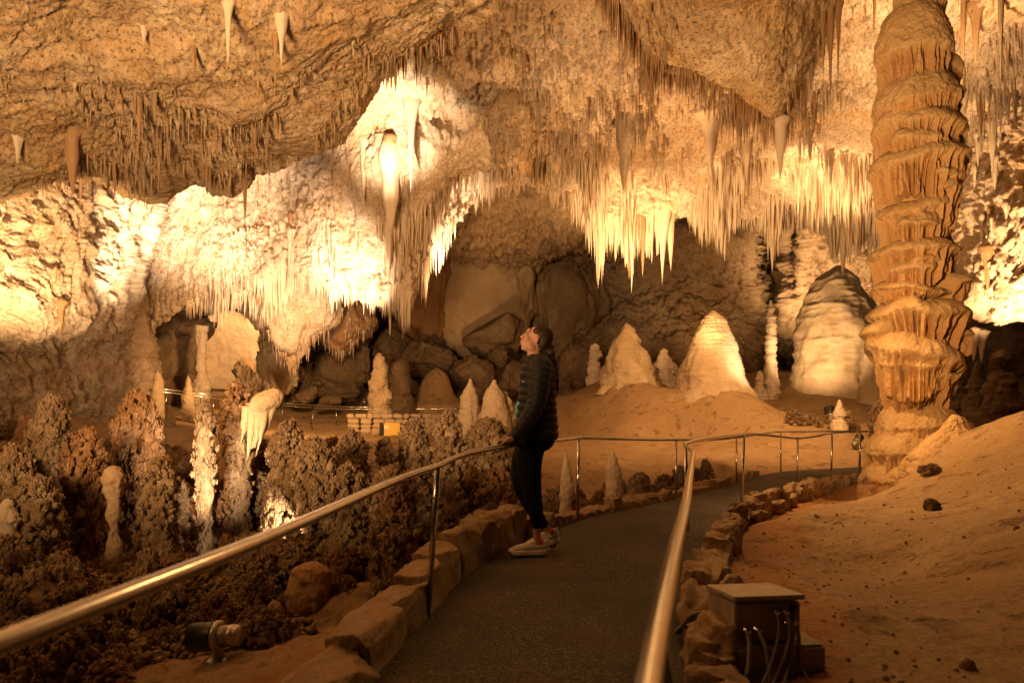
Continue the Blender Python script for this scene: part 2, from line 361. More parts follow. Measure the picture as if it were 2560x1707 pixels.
vv = np.exp(np.linspace(np.log(1.0), np.log(48.0), ny)) - 2.2
uu = np.linspace(-1, 1, nx); uu = np.sign(uu) * np.abs(uu) ** 1.15
Xg = uu[None] * (3.0 + (vv + 2.2)[:, None] * 0.98); Yg = np.repeat(vv[:, None], nx, 1)
Zg = floor_z(Xg, Yg)
fl = mk('cave_floor', np.stack([Xg, Yg, Zg], -1), gridf(ny, nx), M['sand']); tag(fl, kind='structure')
_q = np.c_[Xg.ravel(), Yg.ravel()]; _st = np.zeros(len(_q)); _w = .22 * fbm(np.c_[_q * 1.6, _q[:, :1] * 0], 4, s=15)
for P_, s_ in ((pr, 1), (pl, -1)):
    for p_ in P_[20:130:2]:
        d_ = np.hypot(_q[:, 0] - p_[0] - s_ * .42, _q[:, 1] - p_[1]); _st = np.maximum(_st, sst(.52, .18, d_ + _w) * (1 if s_ > 0 else .8))
stain(fl, _st)

def asphalt_mat():
    m, nt, b = newmat('asphalt_walkway'); v = coords(nt)
    a = noise(nt, v, 62, 4, 0.75); s = noise(nt, v, 1.6, 5, 0.6)
    c = ramp(nt, a, [(0.40, (.018, .013, .008)), (0.52, (.075, .056, .034)), (0.64, (.26, .20, .13))])
    c = mixc(nt, ramp(nt, s, [(0.46, (0,) * 3), (0.66, (.6,) * 3)]), c, (.10, .052, .02))
    c = mixc(nt, ramp(nt, noise(nt, v, .5, 6, .7, .5), [(.42, (.65,) * 3), (.55, (0,) * 3)]), c, (.022, .016, .011))
    nt.links.new(c, b.inputs['Base Color']); b.inputs['Roughness'].default_value = .8
    bump(nt, b, [(a, 1.0, .025)]); return m
M['asphalt'] = asphalt_mat()
t = np.linspace(0, 1, 14)[None, :, None]
pp = pl[:, None] * (1 - t) + pr[:, None] * t
pp[..., 2] += .012 * np.sin(np.pi * t[..., 0]) + .006 * fbm(pp * np.array([1.5, 1.5, 0]), 2)
walk = mk('walkway', pp, gridf(len(pl), 14), M['asphalt']); tag(walk, kind='structure')

_n = 520; _y = 2.2 + 10 * rng.random(_n) ** 1.5; _x = np.array([np.interp(v, pr[:110, 1], pr[:110, 0]) for v in _y]) + .35 + np.abs(rng.normal(0, 1.1, _n)) * (.3 + .12 * _y)
_s = rng.uniform(.004, .013, _n) * (1 + 1.5 * (rng.random(_n) < .05)); _V, _F = batch(*ICO2, _s[:, None] * rng.uniform(.6, 1.4, (_n, 3)), np.stack([_x, _y, floor_z(_x, _y) + _s * .2], -1))
tag(mk('pebbles', _V, [_F], M['stone']), kind='stuff')
# ------------------------------------------------------------------ cave ceiling and walls: big rock sheets, closed back behind each lip
def sheet(name, rows, nu, nv, mat, amp=(.5, .25, .08, .03), flute=0, seed=0, feats=(), smooth_u=2.0, calm=None):
    R = []
    for row in rows:
        row = np.array(row, float); s = np.r_[0, np.cumsum(np.abs(np.diff(row[:, 0])) + 0.6 * np.abs(np.diff(row[:, 1])) + 1e-3)]
        u = np.linspace(0, 1, nu); g = (row[:, 0] - row[0, 0]) / (row[-1, 0] - row[0, 0]); g = g * .5 + .5 * s / s[-1]
        R.append(np.stack([np.interp(u, g, row[:, k]) for k in range(3)], -1))
    C = catmull(np.array(R), nv)                                          # (nv,nu,3) as (px,py,d)
    k = int(smooth_u * 3); w = np.exp(-.5 * (np.arange(-k, k + 1) / max(smooth_u, .01)) ** 2); w /= w.sum()
    Cp = np.pad(C, ((0, 0), (k, k), (0, 0)), mode='edge'); C = sum(w[i] * Cp[:, i:i + nu] for i in range(2 * k + 1))
    for (fx, fy, rx, ry, dd) in feats:
        C[..., 2] += dd * np.exp(-((C[..., 0] - fx) / rx) ** 2 - ((C[..., 1] - fy) / ry) ** 2)
    P = np.stack([(C[..., 0] - CX) / F * C[..., 2], C[..., 2], CZ + (HY - C[..., 1]) / F * C[..., 2]], -1)
    N = normals_grid(P); tow = np.array([0, 6, 3.0]) - P
    N = np.where((N * tow).sum(-1, keepdims=True) < 0, -N, N)
    Q = P.reshape(-1, 3)
    wq = Q + .5 * np.stack([fbm(Q * .5, 2, s=seed + 50), fbm(Q * .5, 2, s=seed + 60), fbm(Q * .5, 2, s=seed + 70)], -1)
    D = amp[0] * fbm(wq * .33, 3, s=seed) + amp[1] * ridge(wq * 1.05, 4, .55, s=seed + 20) + amp[2] * fbm(wq * 3.6, 4, .6, s=seed + 30) + amp[3] * ridge(wq * 9, 3, .6, s=seed + 40)
    if flute:
        fq = Q * np.array([3.2, 3.2, .28]); D = D + flute * (ridge(fq, 3, .55, s=seed + 80) - .2) * (.55 + .6 * sst(-.3, .4, fbm(Q * .4, 2, s=seed + 90)))
    P = P + N * D.reshape(nv, nu)[..., None]
    o = mk(name, P, gridf(nv, nu), mat)
    return o, P, N
def proj(P):
    return np.stack([CX + P[..., 0] / P[..., 1] * F, HY - (P[..., 2] - CZ) / P[..., 1] * F], -1)

# the near ceiling on the left, with its lip
lip = [(-700, 600, 9.5), (-100, 490, 12.5), (0, 475, 13.5), (180, 445, 14.5), (300, 455, 15), (400, 480, 15.5), (470, 452, 15.5), (520, 464, 15.5), (580, 470, 15.5), (640, 427, 15.5), (760, 392, 15.5), (850, 332, 15), (870, 292, 15), (1010, 150, 14.5), (1080, 95, 14), (1130, 62, 13.6), (1190, 66, 13.2), (1215, 30, 12.6), (1240, -60, 11.6)]
beh = lambda row, dy, dd: [(x, y + dy, d + dd) for x, y, d in row]
ceil_left, P1, N1 = sheet('cave_ceiling', [beh(lip, -330, 10), beh(lip, -130, 4), beh(lip, -14, .9), beh(lip, -6, -.2),
    [(-700, 480, 9), (0, 370, 12.2), (300, 370, 13.6), (600, 350, 14), (800, 300, 13.9), (950, 130, 13.4), (1080, 60, 13), (1190, 10, 12.6), (1240, -100, 11.2)],
    [(-700, 330, 8.6), (0, 230, 11), (300, 230, 12), (600, 240, 12.4), (800, 190, 12.6), (950, 80, 12.3), (1080, 10, 12), (1180, -40, 11.6), (1240, -150, 10.8)],
    [(-700, 0, 7.6), (0, -10, 9.0), (400, -20, 9.7), (800, -40, 10), (1000, -90, 10), (1240, -230, 9.4)],
    [(-700, -400, 5.5), (0, -400, 6.6), (400, -420, 6.8), (800, -450, 7), (1240, -600, 7)],
    [(-900, -2600, 2.4), (0, -2600, 2.4), (400, -2600, 2.4), (800, -2600, 2.4), (1340, -2600, 2.4)]],
    720, 480, M['ceil'], (.34, .06, .065, .03), seed=1)
# left wall
wall_left, P2, N2 = sheet('cave_wall', [
    [(-900, 1300, 8), (-200, 1160, 13), (0, 1130, 15), (200, 1080, 17.3), (350, 1050, 20), (400, 1030, 26)],
    [(-900, 950, 8), (-200, 880, 13.2), (0, 880, 15.5), (200, 870, 18), (350, 875, 20.5), (385, 880, 27)],
    [(-900, 850, 7.6), (-200, 800, 12.6), (0, 800, 14.6), (200, 790, 17), (325, 790, 20), (370, 790, 27)],
    [(-900, 700, 7.4), (-200, 650, 12.6), (0, 650, 14.5), (200, 650, 17), (325, 660, 20), (360, 660, 27)],
    [(-900, 520, 7.4), (-200, 510, 12.6), (0, 510, 14.4), (200, 510, 17), (360, 520, 20), (450, 500, 27)],
    [(-900, 360, 7.4), (-200, 370, 12.6), (0, 380, 14.4), (200, 390, 17), (390, 410, 20), (500, 390, 27)],
    [(-900, 100, 7.4), (-200, 200, 12.6), (0, 220, 14.4), (200, 250, 17), (400, 270, 20), (520, 250, 27)]],
    420, 340, M['curtain'], (.38, .20, .12, .05), seed=2, smooth_u=4, feats=[(370, 560, 30, 90, -1.2)])
# pale curtain, dome and right-hand ceiling, all one roof with the stalactite fringe along its lower edge
fr = [(250, 900, 23), (300, 850, 24), (370, 812, 24), (450, 768, 24), (520, 742, 24), (600, 728, 24), (700, 695, 24), (800, 700, 24), (900, 738, 23.5), (1000, 752, 23.5), (1030, 745, 23.5), (1046, 650, 24), (1068, 600, 25), (1150, 540, 26), (1200, 462, 27), (1300, 440, 27), (1400, 476, 27), (1470, 525, 26.5), (1560, 545, 26), (1650, 540, 26), (1760, 520, 26), (1900, 545, 26), (2000, 550, 25.6), (2100, 575, 25), (2200, 585, 24), (2400, 560, 22), (2900, 520, 18)]
roof, P3, N3 = sheet('cave_roof', [beh(fr, -260, 9), beh(fr, -90, 4.5), beh(fr, -12, .8), beh(fr, -3, -.1),
    [(260, 780, 23), (300, 700, 23.5), (450, 640, 24.2), (600, 640, 23.6), (700, 610, 23.6), (900, 640, 23), (1020, 610, 23.3), (1060, 560, 24.4), (1110, 490, 25), (1200, 430, 26), (1300, 415, 26), (1500, 440, 25), (1700, 430, 24.5), (2000, 440, 24), (2200, 430, 22.4), (2900, 400, 17)],
    [(260, 560, 23), (300, 520, 24), (600, 470, 24.6), (850, 440, 22.8), (960, 430, 21.8), (1100, 410, 22.4), (1200, 385, 23.5), (1340, 350, 23), (1500, 350, 22.5), (1900, 350, 21.6), (2200, 300, 19.4), (2900, 250, 15.5)],
    [(260, 300, 22), (600, 300, 22), (900, 265, 21), (1050, 230, 20), (1200, 205, 20), (1350, 230, 19.5), (1600, 225, 18.6), (1900, 225, 17.6), (2200, 150, 16.4), (2900, 100, 13)],
    [(260, 100, 18), (900, 100, 18.5), (1100, 90, 18), (1300, 60, 17.5), (1600, 50, 16.6), (1900, 50, 15.8), (2200, 0, 14.6), (2900, -50, 11)],
    [(260, -150, 14), (900, -150, 14), (1600, -150, 13), (2200, -180, 12), (2900, -200, 9)],
    [(260, -800, 8), (900, -800, 8), (1600, -800, 7.6), (2200, -800, 7), (2900, -700, 6)],
    [(260, -3200, 2.6), (900, -3200, 2.6), (1600, -3200, 2.6), (2200, -3200, 2.6), (2900, -3200, 2.6)]],
    1000, 560, M['curtain'], (.36, .07, .08, .04), flute=.22, seed=3, feats=[(1120, 290, 110, 60, 1.2), (1330, 380, 45, 70, -1.0), (960, 330, 70, 90, .8)])
# lower bulge of the ceiling over the walkway, right of the woman
lip2 = [(1430, -140, 12.5), (1500, -40, 13), (1570, 20, 13.4), (1612, 135, 14), (1680, 168, 14.2), (1770, 196, 14.4), (1860, 230, 14.6), (1935, 288, 15), (1990, 220, 15), (2040, 150, 14.8), (2066, 80, 14.2), (2090, -40, 13.4), (2120, -160, 12.6)]
bulge, P4, N4 = sheet('cave_ceiling', [beh(lip2, -260, 7), beh(lip2, -90, 2.6), beh(lip2, -10, .6), beh(lip2, -4, -.1),
    [(1430, -170, 12), (1560, -20, 12.8), (1640, 90, 13.2), (1800, 150, 13.5), (1930, 200, 13.9), (2010, 110, 13.8), (2060, 10, 13.4), (2120, -190, 12.2)],
    [(1430, -260, 11), (1600, -60, 12), (1800, 20, 12.4), (1950, 20, 12.6), (2120, -250, 11.6)],
    [(1400, -500, 8.5), (1600, -420, 9), (1800, -400, 9.2), (2150, -500, 9)],
    [(1400, -2800, 2.5), (1600, -2800, 2.5), (1800, -2800, 2.5), (2150, -2800, 2.5)]],
    420, 300, M['ceil'], (.2, .06, .05, .025), seed=4, smooth_u=4)
# dark back wall
back, P5, N5 = sheet('cave_wall', [
    [(150, 1080, 33), (700, 1070, 33), (1000, 1070, 35), (1400, 1070, 37), (1800, 1060, 38), (2200, 1060, 36), (2500, 1060, 31), (3000, 1060, 24)],
    [(150, 960, 31), (450, 950, 33), (700, 950, 34), (1000, 930, 37), (1300, 930, 39), (1700, 930, 39), (1925, 930, 39), (2200, 930, 36), (2500, 940, 30), (3000, 950, 23)],
    [(150, 860, 29), (450, 870, 33), (700, 850, 35), (1000, 840, 38), (1300, 850, 40), (1700, 850, 39), (1925, 850, 39), (2200, 850, 35), (2500, 860, 29), (3000, 870, 22)],
    [(150, 780, 28), (450, 780, 31), (700, 760, 33), (1000, 700, 37), (1200, 690, 37), (1300, 700, 40), (1700, 700, 40), (1950, 700, 38), (2200, 700, 35), (2500, 700, 28), (3000, 700, 21)],
    [(150, 680, 28), (450, 680, 30), (700, 660, 32), (1000, 600, 35), (1200, 640, 34.5), (1350, 640, 35.5), (1700, 600, 37), (1950, 580, 36), (2200, 560, 33), (2500, 540, 27), (3000, 540, 20)],
    [(150, 560, 27), (450, 560, 29), (700, 540, 30), (1000, 530, 31.5), (1200, 570, 30), (1400, 580, 30.5), (1700, 540, 32.5), (2200, 460, 30), (2500, 400, 25), (3000, 360, 18)],
    [(150, 400, 27), (700, 400, 28), (1200, 420, 27.6), (1450, 420, 28), (1700, 420, 30), (2200, 300, 27), (2500, 250, 22), (3000, 200, 16)]],
    900, 420, M['wall'], (.5, .45, .26, .12), seed=5, feats=[(1928, 650, 26, 130, 12), (1988, 610, 17, 70, 7), (1975, 905, 42, 42, 7), (1330, 760, 26, 80, 3), (900, 560, 120, 30, 2), (420, 880, 80, 90, 4), (590, 870, 90, 70, 3)], smooth_u=4)
# right wall beyond the great column
wall_right, P6, N6 = sheet('cave_wall', [
    [(2330, 720, 23), (2380, 760, 20.5), (2450, 800, 19), (2560, 800, 17.5), (2700, 800, 15), (3200, 800, 10)],
    [(2330, 640, 23), (2380, 650, 20.5), (2450, 720, 18.6), (2560, 740, 17.2), (2700, 700, 15), (3200, 700, 10)],
    [(2330, 450, 23), (2390, 450, 20.5), (2470, 430, 18.6), (2560, 430, 17.2), (2700, 420, 15), (3200, 400, 10)],
    [(2330, 200, 23), (2420, 200, 19.5), (2480, 200, 18.2), (2560, 200, 17), (2700, 200, 14), (3200, 200, 9)],
    [(2330, -50, 20), (2420, -50, 18), (2480, -50, 17), (2560, -50, 16), (2700, -50, 13), (3200, -50, 8)],
    [(2330, -300, 16), (2420, -300, 15), (2480, -300, 14), (2560, -300, 13), (2700, -300, 11), (3200, -300, 7)]],
    280, 340, M['curtain'], (.45, .24, .15, .06), flute=.12, seed=6, smooth_u=4)
for o in (ceil_left, wall_left, roof, bulge, back, wall_right): tag(o, kind='structure')

# ------------------------------------------------------------------ the great column beside the walkway
CD = 11.0; CS = F / CD
def zc(y): return CZ + (HY - y) / CS
def great_column():
    nz, nt = 1000, 640
    z = np.linspace(zc(1290), zc(-34), nz)[:, None]; th = np.linspace(0, 2 * np.pi, nt, endpoint=False)[None]
    cx, sy = np.cos(th), np.sin(th)
    Rb = .62
    def q(fx, fz, k=0): return np.stack([cx * Rb * fx + 0 * z, sy * Rb * fx + 0 * z, z * fz + k + 0 * th], -1)
    edge = fbm(q(2.6, .0), 3, s=4); e2 = fbm(q(7, .0, 3), 3, s=9)
    rib = ridge(q(8.5, .30), 2, .5, s=31); rib2 = ridge(q(19, .7), 2, .5, s=37)
    ribs = np.clip(.62 * (1 - rib) + .42 * (1 - rib2) - .18, 0, 1.3)
    crust = fbm(q(16, 16), 4, .6, s=41); lump = fbm(q(4.5, 4.5), 3, s=43)
    gap = sst(.12, .5, fbm(q(11, 1.3), 3, s=47))
    # ytop, centre x, R, cap height, drape end, end R, tilt (px drop from left to right), rib depth, window angle, window width
    T = [(-32, 2300, 66, 74, 62, 62, 6, .02, None, 0), (28, 2286, 98, 150, 238, 92, 10, .10, None, 0), (150, 2330, 72, 50, 245, 66, 0, .12, 0, 1.2),
         (196, 2284, 108, 96, 330, 104, -12, .05, None, 0), (290, 2292, 114, 46, 470, 108, 24, .15, None, 0), (378, 2290, 121, 40, 520, 104, -18, .15, None, 0), (432, 2300, 112, 30, 520, 100, 20, .12, -.9, 1.3),
         (498, 2293, 99, 36, 650, 90, -26, .16, None, 0), (560, 2278, 100, 24, 640, 94, 10, .13, -1.9, 1.2),
         (612, 2287, 114, 34, 722, 98, 6, .12, None, 0), (655, 2272, 104, 22, 722, 94, 26, .10, -1.7, .9), (692, 2306, 112, 28, 775, 104, 0, .12, -.2, 1.2),
         (712, 2276, 101, 26, 762, 92, 14, .05, None, 0), (754, 2296, 127, 44, 905, 98, 10, .17, None, 0), (812, 2318, 108, 26, 910, 98, 0, .14, .0, 1.3),
         (852, 2284, 128, 58, 1046, 82, 62, .17, None, 0), (800, 2268, 116, 40, 900, 90, 0, .06, 3.0, 1.0), (925, 2300, 104, 20, 1050, 80, 20, .14, -1.4, .9),
         (1018, 2290, 104, 60, 1160, 128, 10, .05, None, 0), (1080, 2282, 122, 70, 1250, 132, 30, .09, None, 0), (1150, 2276, 132, 60, 1300, 140, 0, .04, None, 0)]
    r = np.full((nz, nt), .30); stn = np.zeros((nz, nt))
    for j, (yt, wa) in enumerate([(240, -1.0), (340, -2.1), (462, -.6), (545, -2.0), (660, -2.2), (882, -2.3)]):
        Rj = np.interp(yt, [200, 330, 400, 500, 600, 700, 800, 900, 1000], [106, 113, 120, 100, 108, 102, 120, 122, 98]); T.append((yt, 2288, Rj, 30 + (j * 7) % 12, yt + 95 + (j * 31) % 40, Rj - 8, (j * 13) % 21 - 10, .10, wa, 1.25 + .15 * (j % 3)))
    for i, (yt, x0, R, hc, ye, Re, tilt, rd, wa, ww) in enumerate(T):
        off = (x0 - 2288) / CS; R, Re, hc_ = .91 * R / CS, .90 * Re / CS, hc / CS
        zt = zc(yt) - tilt / CS * .5 * cx + .06 * fbm(q(1.7, 0, i * 9.1), 2, s=i) + .022 * fbm(q(6, 0, i * 5.1), 2, s=i + 3)
        zb = zc(ye) + .10 * fbm(q(3.2, 0, i * 3.3), 2, s=i + 60) + .12 * np.abs(fbm(q(15, 0, i * 7.7), 2, s=i + 70))
        t = zt - z
        cap = np.sqrt(np.clip(1 - (1 - np.clip(t / hc_, 0, 1)) ** 2, 0, 1))
        rin = R * .45 if i else 0.0
        Rv = R * (1 + .05 * fbm(q(1.6, .0, i * 2.2), 2, s=i + 11)) + .02 * lump
        base = rin + (Rv - rin) * cap
        k = np.clip((t - hc_ * .8) / np.maximum(zt - zb - hc_ * .8, .05), 0, 1)
        dr = base + (Re - R) * k - 1.45 * rd * ribs * sst(0, .22, k) - rd * .8 * gap * sst(.02, .18, k) * (1 - .3 * k)
        dr = dr + off * cx
        w = 1.0
        if wa is not None: w = sst(ww, ww * .35, np.abs((th - wa + np.pi) % (2 * np.pi) - np.pi)); dr = dr * w
        dr = np.where(t < 0, 0, dr) * sst(0, .05, z - zb)
        stn = np.where(dr > r, sst(.0, .3, k) * (.35 + .65 * np.clip(ribs, 0, 1)), stn); r = np.maximum(r, dr)
    top = zc(-32); r = np.where(z > top, np.minimum(r, .02), r)
    # a light smoothing keeps shelves rounded, then crust
    for _ in range(1):
        r = (np.roll(r, 1, 1) + 2 * r + np.roll(r, -1, 1)) / 4
        r[1:-1] = (r[:-2] + 2 * r[1:-1] + r[2:]) / 4
    r = np.maximum(r + .012 * crust + .012 * lump, .004)
    wob = .02 * np.sin(z * 1.3) + 0 * th
    X = (2288 - CX) / F * CD
    P = np.stack([X + wob + r * cx, CD + r * sy, z + 0 * th], -1).reshape(-1, 3)
    o = mk('stone_column', P, gridf(nz, nt, True), M['column']); stain(o, stn)
    tag(o, 'towering ochre column of stacked flowstone shelves with dripping ribs beside the walkway', 'stalagmite')
great_column()

# ------------------------------------------------------------------ stalagmites, domes
def lath_stal(name, base, H, prof, seed, mat, ring=0.0, lump=.06, crust=.015, ringf=9, nz=150, nt=140, lean=(0, 0)):
    """prof: list of (height fraction, radius) from bottom to top; one closed bumpy surface of revolution."""
    prof = np.array(prof); hz = np.linspace(0, 1, nz); r = np.interp(hz, prof[:, 0], prof[:, 1])
    kr = max(2, nz // 30); ker = np.ones(2 * kr + 1) / (2 * kr + 1); rs = np.convolve(np.pad(r, kr, mode='edge'), ker, 'valid')
    tipw = sst(.9, 1.0, hz); r = rs * (1 - tipw) + np.minimum(rs, prof[-2, 1] * np.sqrt(np.clip(1 - ((hz - .9) / .1) ** 2, 0, 1)) + .002) * tipw if prof[-1, 1] < .01 else rs
    th = np.linspace(0, 2 * np.pi, nt, endpoint=False); z = hz * H
    q = np.stack([np.cos(th)[None] * r[:, None], np.sin(th)[None] * r[:, None], np.repeat(z[:, None], nt, 1)], -1)
    o3 = np.array([seed * 3.7, seed * 1.3, 0])
    d = lump * fbm((q + o3) * (1.2 / max(.25, prof[:, 1].max())), 3, s=seed) + crust * fbm((q + o3) * 14, 4, .6, s=seed + 5)
    d = d + .25 * lump * ridge((q + o3) * np.array([5, 5, .5]) / max(.5, prof[:, 1].max()), 3, .6, s=seed + 21)
    if ring: d = d + ring * (ridge((q + o3) * np.array([1.2, 1.2, ringf / H]), 2, .5, s=seed + 9))
    rr = np.maximum(r[:, None] + d * np.clip(r[:, None] / (.25 * prof[:, 1].max()), 0, 1), .003)
    X = rr * np.cos(th) + lean[0] * z[:, None]; Y = rr * np.sin(th) + lean[1] * z[:, None]
    V = np.stack([X, Y, np.repeat(z[:, None], nt, 1)], -1).reshape(-1, 3)
    o = mk(name, V, gridf(nz, nt, True), mat); o.location = base; return o
def at_px(px, ytop, ybase, d):
    b = W(px, ybase, d); return b, (ybase - ytop) * d / F
def stalag(px, ytop, ybase, d, wpx, prof, seed, label, mat='dome', name='stalagmite', cat='stalagmite', sink=.25, **k):
    b, H = at_px(px, ytop, ybase, d); R = wpx / 2 * d / F
    g = floor_z(b[0] + R * np.array([0, 1.15, -1.15, 0, .8, -.8]), b[1] + R * np.array([-1.15, 0, 0, 1.15, -.8, -.8]), False).min() - .25
    if b[2] > g:
        e = b[2] - g; b[2] = g; Hn = H + e
        prof = [(0, prof[0][1] * (1 + min(.12, .3 * e / R)))] + [((a * H + e) / Hn, r) for a, r in prof]; H = Hn
    o = lath_stal(name, b, H, [(a, r * R) for a, r in prof], seed, M[mat], **k)
    return tag(o, label, cat)
bullet = [(0, 1.25), (.07, 1.08), (.15, .97), (.35, .86), (.55, .70), (.72, .53), (.85, .36), (.94, .22), (1, .0)]
flare = [(0, 1.0), (.08, .82), (.2, .6), (.38, .44), (.6, .34), (.78, .27), (.9, .2), (1, 0)]
stalag(1783, 776, 1000, 24, 178, bullet, 11, 'smooth pale dome stalagmite on the sandy mound, its right side brightly lit', name='dome_stalagmite', ring=.03, ringf=34, lump=.16)
stalag(1567, 808, 985, 26.2, 132, [(0, 1.3), (.1, 1.1), (.25, .92), (.4, .80), (.6, .66), (.75, .52), (.87, .36), (.95, .22), (1, 0)], 12, 'blunt tan dome stalagmite with a rusty band of drips, left of the smooth pale dome', name='dome_stalagmite', lump=.26, ring=.08)
stalag(2096, 663, 1000, 30, 235, [(0, 1.0), (.2, .92), (.4, .82), (.6, .70), (.75, .58), (.86, .46), (.94, .30), (1, 0)], 13, 'giant ribbed dome stalagmite glowing against the wall, just left of the great column', name='dome_stalagmite', ring=.13, ringf=12, lump=.18)
stalag(2190, 800, 1010, 27.5, 75, bullet, 14, 'stubby tan stalagmite tucked between the giant dome and the great column', ring=.05)
stalag(1927, 750, 985, 28.5, 30, [(0, 1.3), (.05, 1.0), (.5, .75), (.85, .5), (.96, .3), (1, 0)], 15, 'thin white totem-like stalagmite standing before the black crack in the wall', 'stal', ring=.10, ringf=16, lump=.04)
stalag(1900, 925, 985, 28.3, 28, bullet, 16, 'short white stump at the foot of the thin totem stalagmite', 'stal', ring=.06)
stalag(1487, 858, 960, 29, 34, [(0, 1), (.3, .85), (.6, .72), (.85, .55), (.95, .35), (1, 0)], 17, 'knobbly lit stalagmite behind the left flank of the tan dome', 'stal', ring=.10, ringf=9)
stalag(1660, 870, 975, 27.5, 60, bullet, 18, 'brightly lit ragged stalagmite in the gap between the two domes', 'stal', ring=.12, ringf=8, lump=.15)
stalag(948, 882, 1012, 28, 56, [(0, 1), (.25, .8), (.5, .66), (.75, .5), (.92, .32), (1, 0)], 19, 'tall white-sided stalagmite standing beyond the far railing', 'dome', ring=.07, ringf=14, lump=.1)
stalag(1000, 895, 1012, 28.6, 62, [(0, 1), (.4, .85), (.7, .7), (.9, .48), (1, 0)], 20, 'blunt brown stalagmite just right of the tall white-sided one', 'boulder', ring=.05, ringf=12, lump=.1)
stalag(1092, 918, 1012, 31, 150, [(0, 1.15), (.1, .85), (.25, .62), (.5, .47), (.75, .36), (.9, .24), (1, 0)], 21, 'smooth brown sand-coloured mound with a rounded top beyond the far railing', 'sand', lump=.1)
stalag(1176, 946, 1075, 15, 56, bullet, 22, 'slim cream stalagmite, leftmost of the trio beside the woman', 'dome', ring=.03, lump=.06)
stalag(1236, 948, 1080, 14.6, 78, bullet, 23, 'broad cream cone stalagmite, middle of the trio beside the woman', 'dome', ring=.03, lump=.05)
stalag(1264, 978, 1080, 14.9, 50, bullet, 24, 'small cream stalagmite, rightmost and lowest of the trio beside the woman', 'dome', ring=.03, lump=.05)
stalag(2098, 998, 1062, 20, 30, bullet, 25, 'little pointed stalagmite lit on its left edge, in front of the giant dome', 'stal', ring=.03, lump=.03)
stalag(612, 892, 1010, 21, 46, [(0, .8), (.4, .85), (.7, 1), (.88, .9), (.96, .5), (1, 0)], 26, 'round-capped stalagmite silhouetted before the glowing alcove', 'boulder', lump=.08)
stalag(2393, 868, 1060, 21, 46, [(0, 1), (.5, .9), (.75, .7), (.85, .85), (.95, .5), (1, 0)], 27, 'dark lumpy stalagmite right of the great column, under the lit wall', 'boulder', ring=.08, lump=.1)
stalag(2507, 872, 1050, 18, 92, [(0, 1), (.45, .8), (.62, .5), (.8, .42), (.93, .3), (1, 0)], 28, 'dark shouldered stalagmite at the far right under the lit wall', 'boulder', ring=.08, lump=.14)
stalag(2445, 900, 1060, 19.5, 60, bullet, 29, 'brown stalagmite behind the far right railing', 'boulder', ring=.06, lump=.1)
stalag(424, 1012, 1052, 19, 24, bullet, 30, 'small brown stump on the sandy patch below the left far railing', 'stone', lump=.03)
stalag(470, 940, 985, 23, 22, bullet, 31, 'small pale stub on the slope by the alcove mouth', 'dome', lump=.03)
stalag(394, 925, 965, 23, 24, bullet, 32, 'small tan stub left of the alcove mouth', 'dome', lump=.03)
o = stalag(2385, 1035, 1205, 9.9, 190, [(0, 1.15), (.25, .95), (.5, .72), (.7, .5), (.85, .38), (.95, .25), (1, 0)], 33, 'lumpy ochre boss of stone leaning against the foot of the great column', 'column', name='stone_boss', cat='rock', lump=.16)
# thin pillar in the alcove mouth
stalag(503, 815, 955, 27, 24, [(0, 1.5), (.1, 1), (.5, .8), (.9, 1.1), (1, 1.5)], 34, 'thin pillar joining roof and floor in the mouth of the glowing alcove', 'stal', name='stone_pillar', cat='pillar', ring=.05, ringf=20)
# knob-headed stone in the basin
stalag(797, 1120, 1220, 8.6, 42, [(0, .5), (.3, .75), (.55, .95), (.75, 1), (.9, .85), (.97, .5), (1, 0)], 35, 'smooth egg-shaped stone stalagmite in the brown basin, behind the railing', 'dome', lump=.03, ring=.02)
stalag(783, 1092, 1160, 9.3, 40, bullet, 36, 'pale rounded stump behind the egg-shaped stalagmite', 'stal', lump=.03)
stalag(285, 1163, 1260, 6.8, 54, [(0, .4), (.25, .45), (.45, .6), (.6, .95), (.8, 1), (.93, .75), (1, 0)], 37, 'skull-shaped brown knob rising from the basin on the left', 'stone', lump=.03)
stalag(782, 1405, 1535, 5.2, 100, [(0, .85), (.25, 1), (.45, .95), (.6, .85), (.8, .82), (.93, .55), (1, 0)], 38, 'rounded rusty boulder-like stalagmite near the kerb below the railing', 'ruststal', lump=.05)
stalag(685, 1498, 1560, 5.0, 40, bullet, 39, 'small rusty stub beside the rounded rusty stalagmite', 'ruststal', lump=.03)
stalag(18, 1245, 1330, 6.4, 56, [(0, 1), (.5, .9), (.8, .7), (.95, .4), (1, 0)], 40, 'pale stump at the left edge of the picture in the brown basin', 'dome', ring=.04, lump=.04)
stalag(1533, 1125, 1165, 9.5, 26, bullet, 41, 'small pale stump among the popcorn behind the railing, right of the woman', 'dome', lump=.02)
stalag(1415, 1130, 1180, 8.8, 24, bullet, 42, 'small tan finger of stone just right of the woman behind the railing', 'dome', lump=.02)

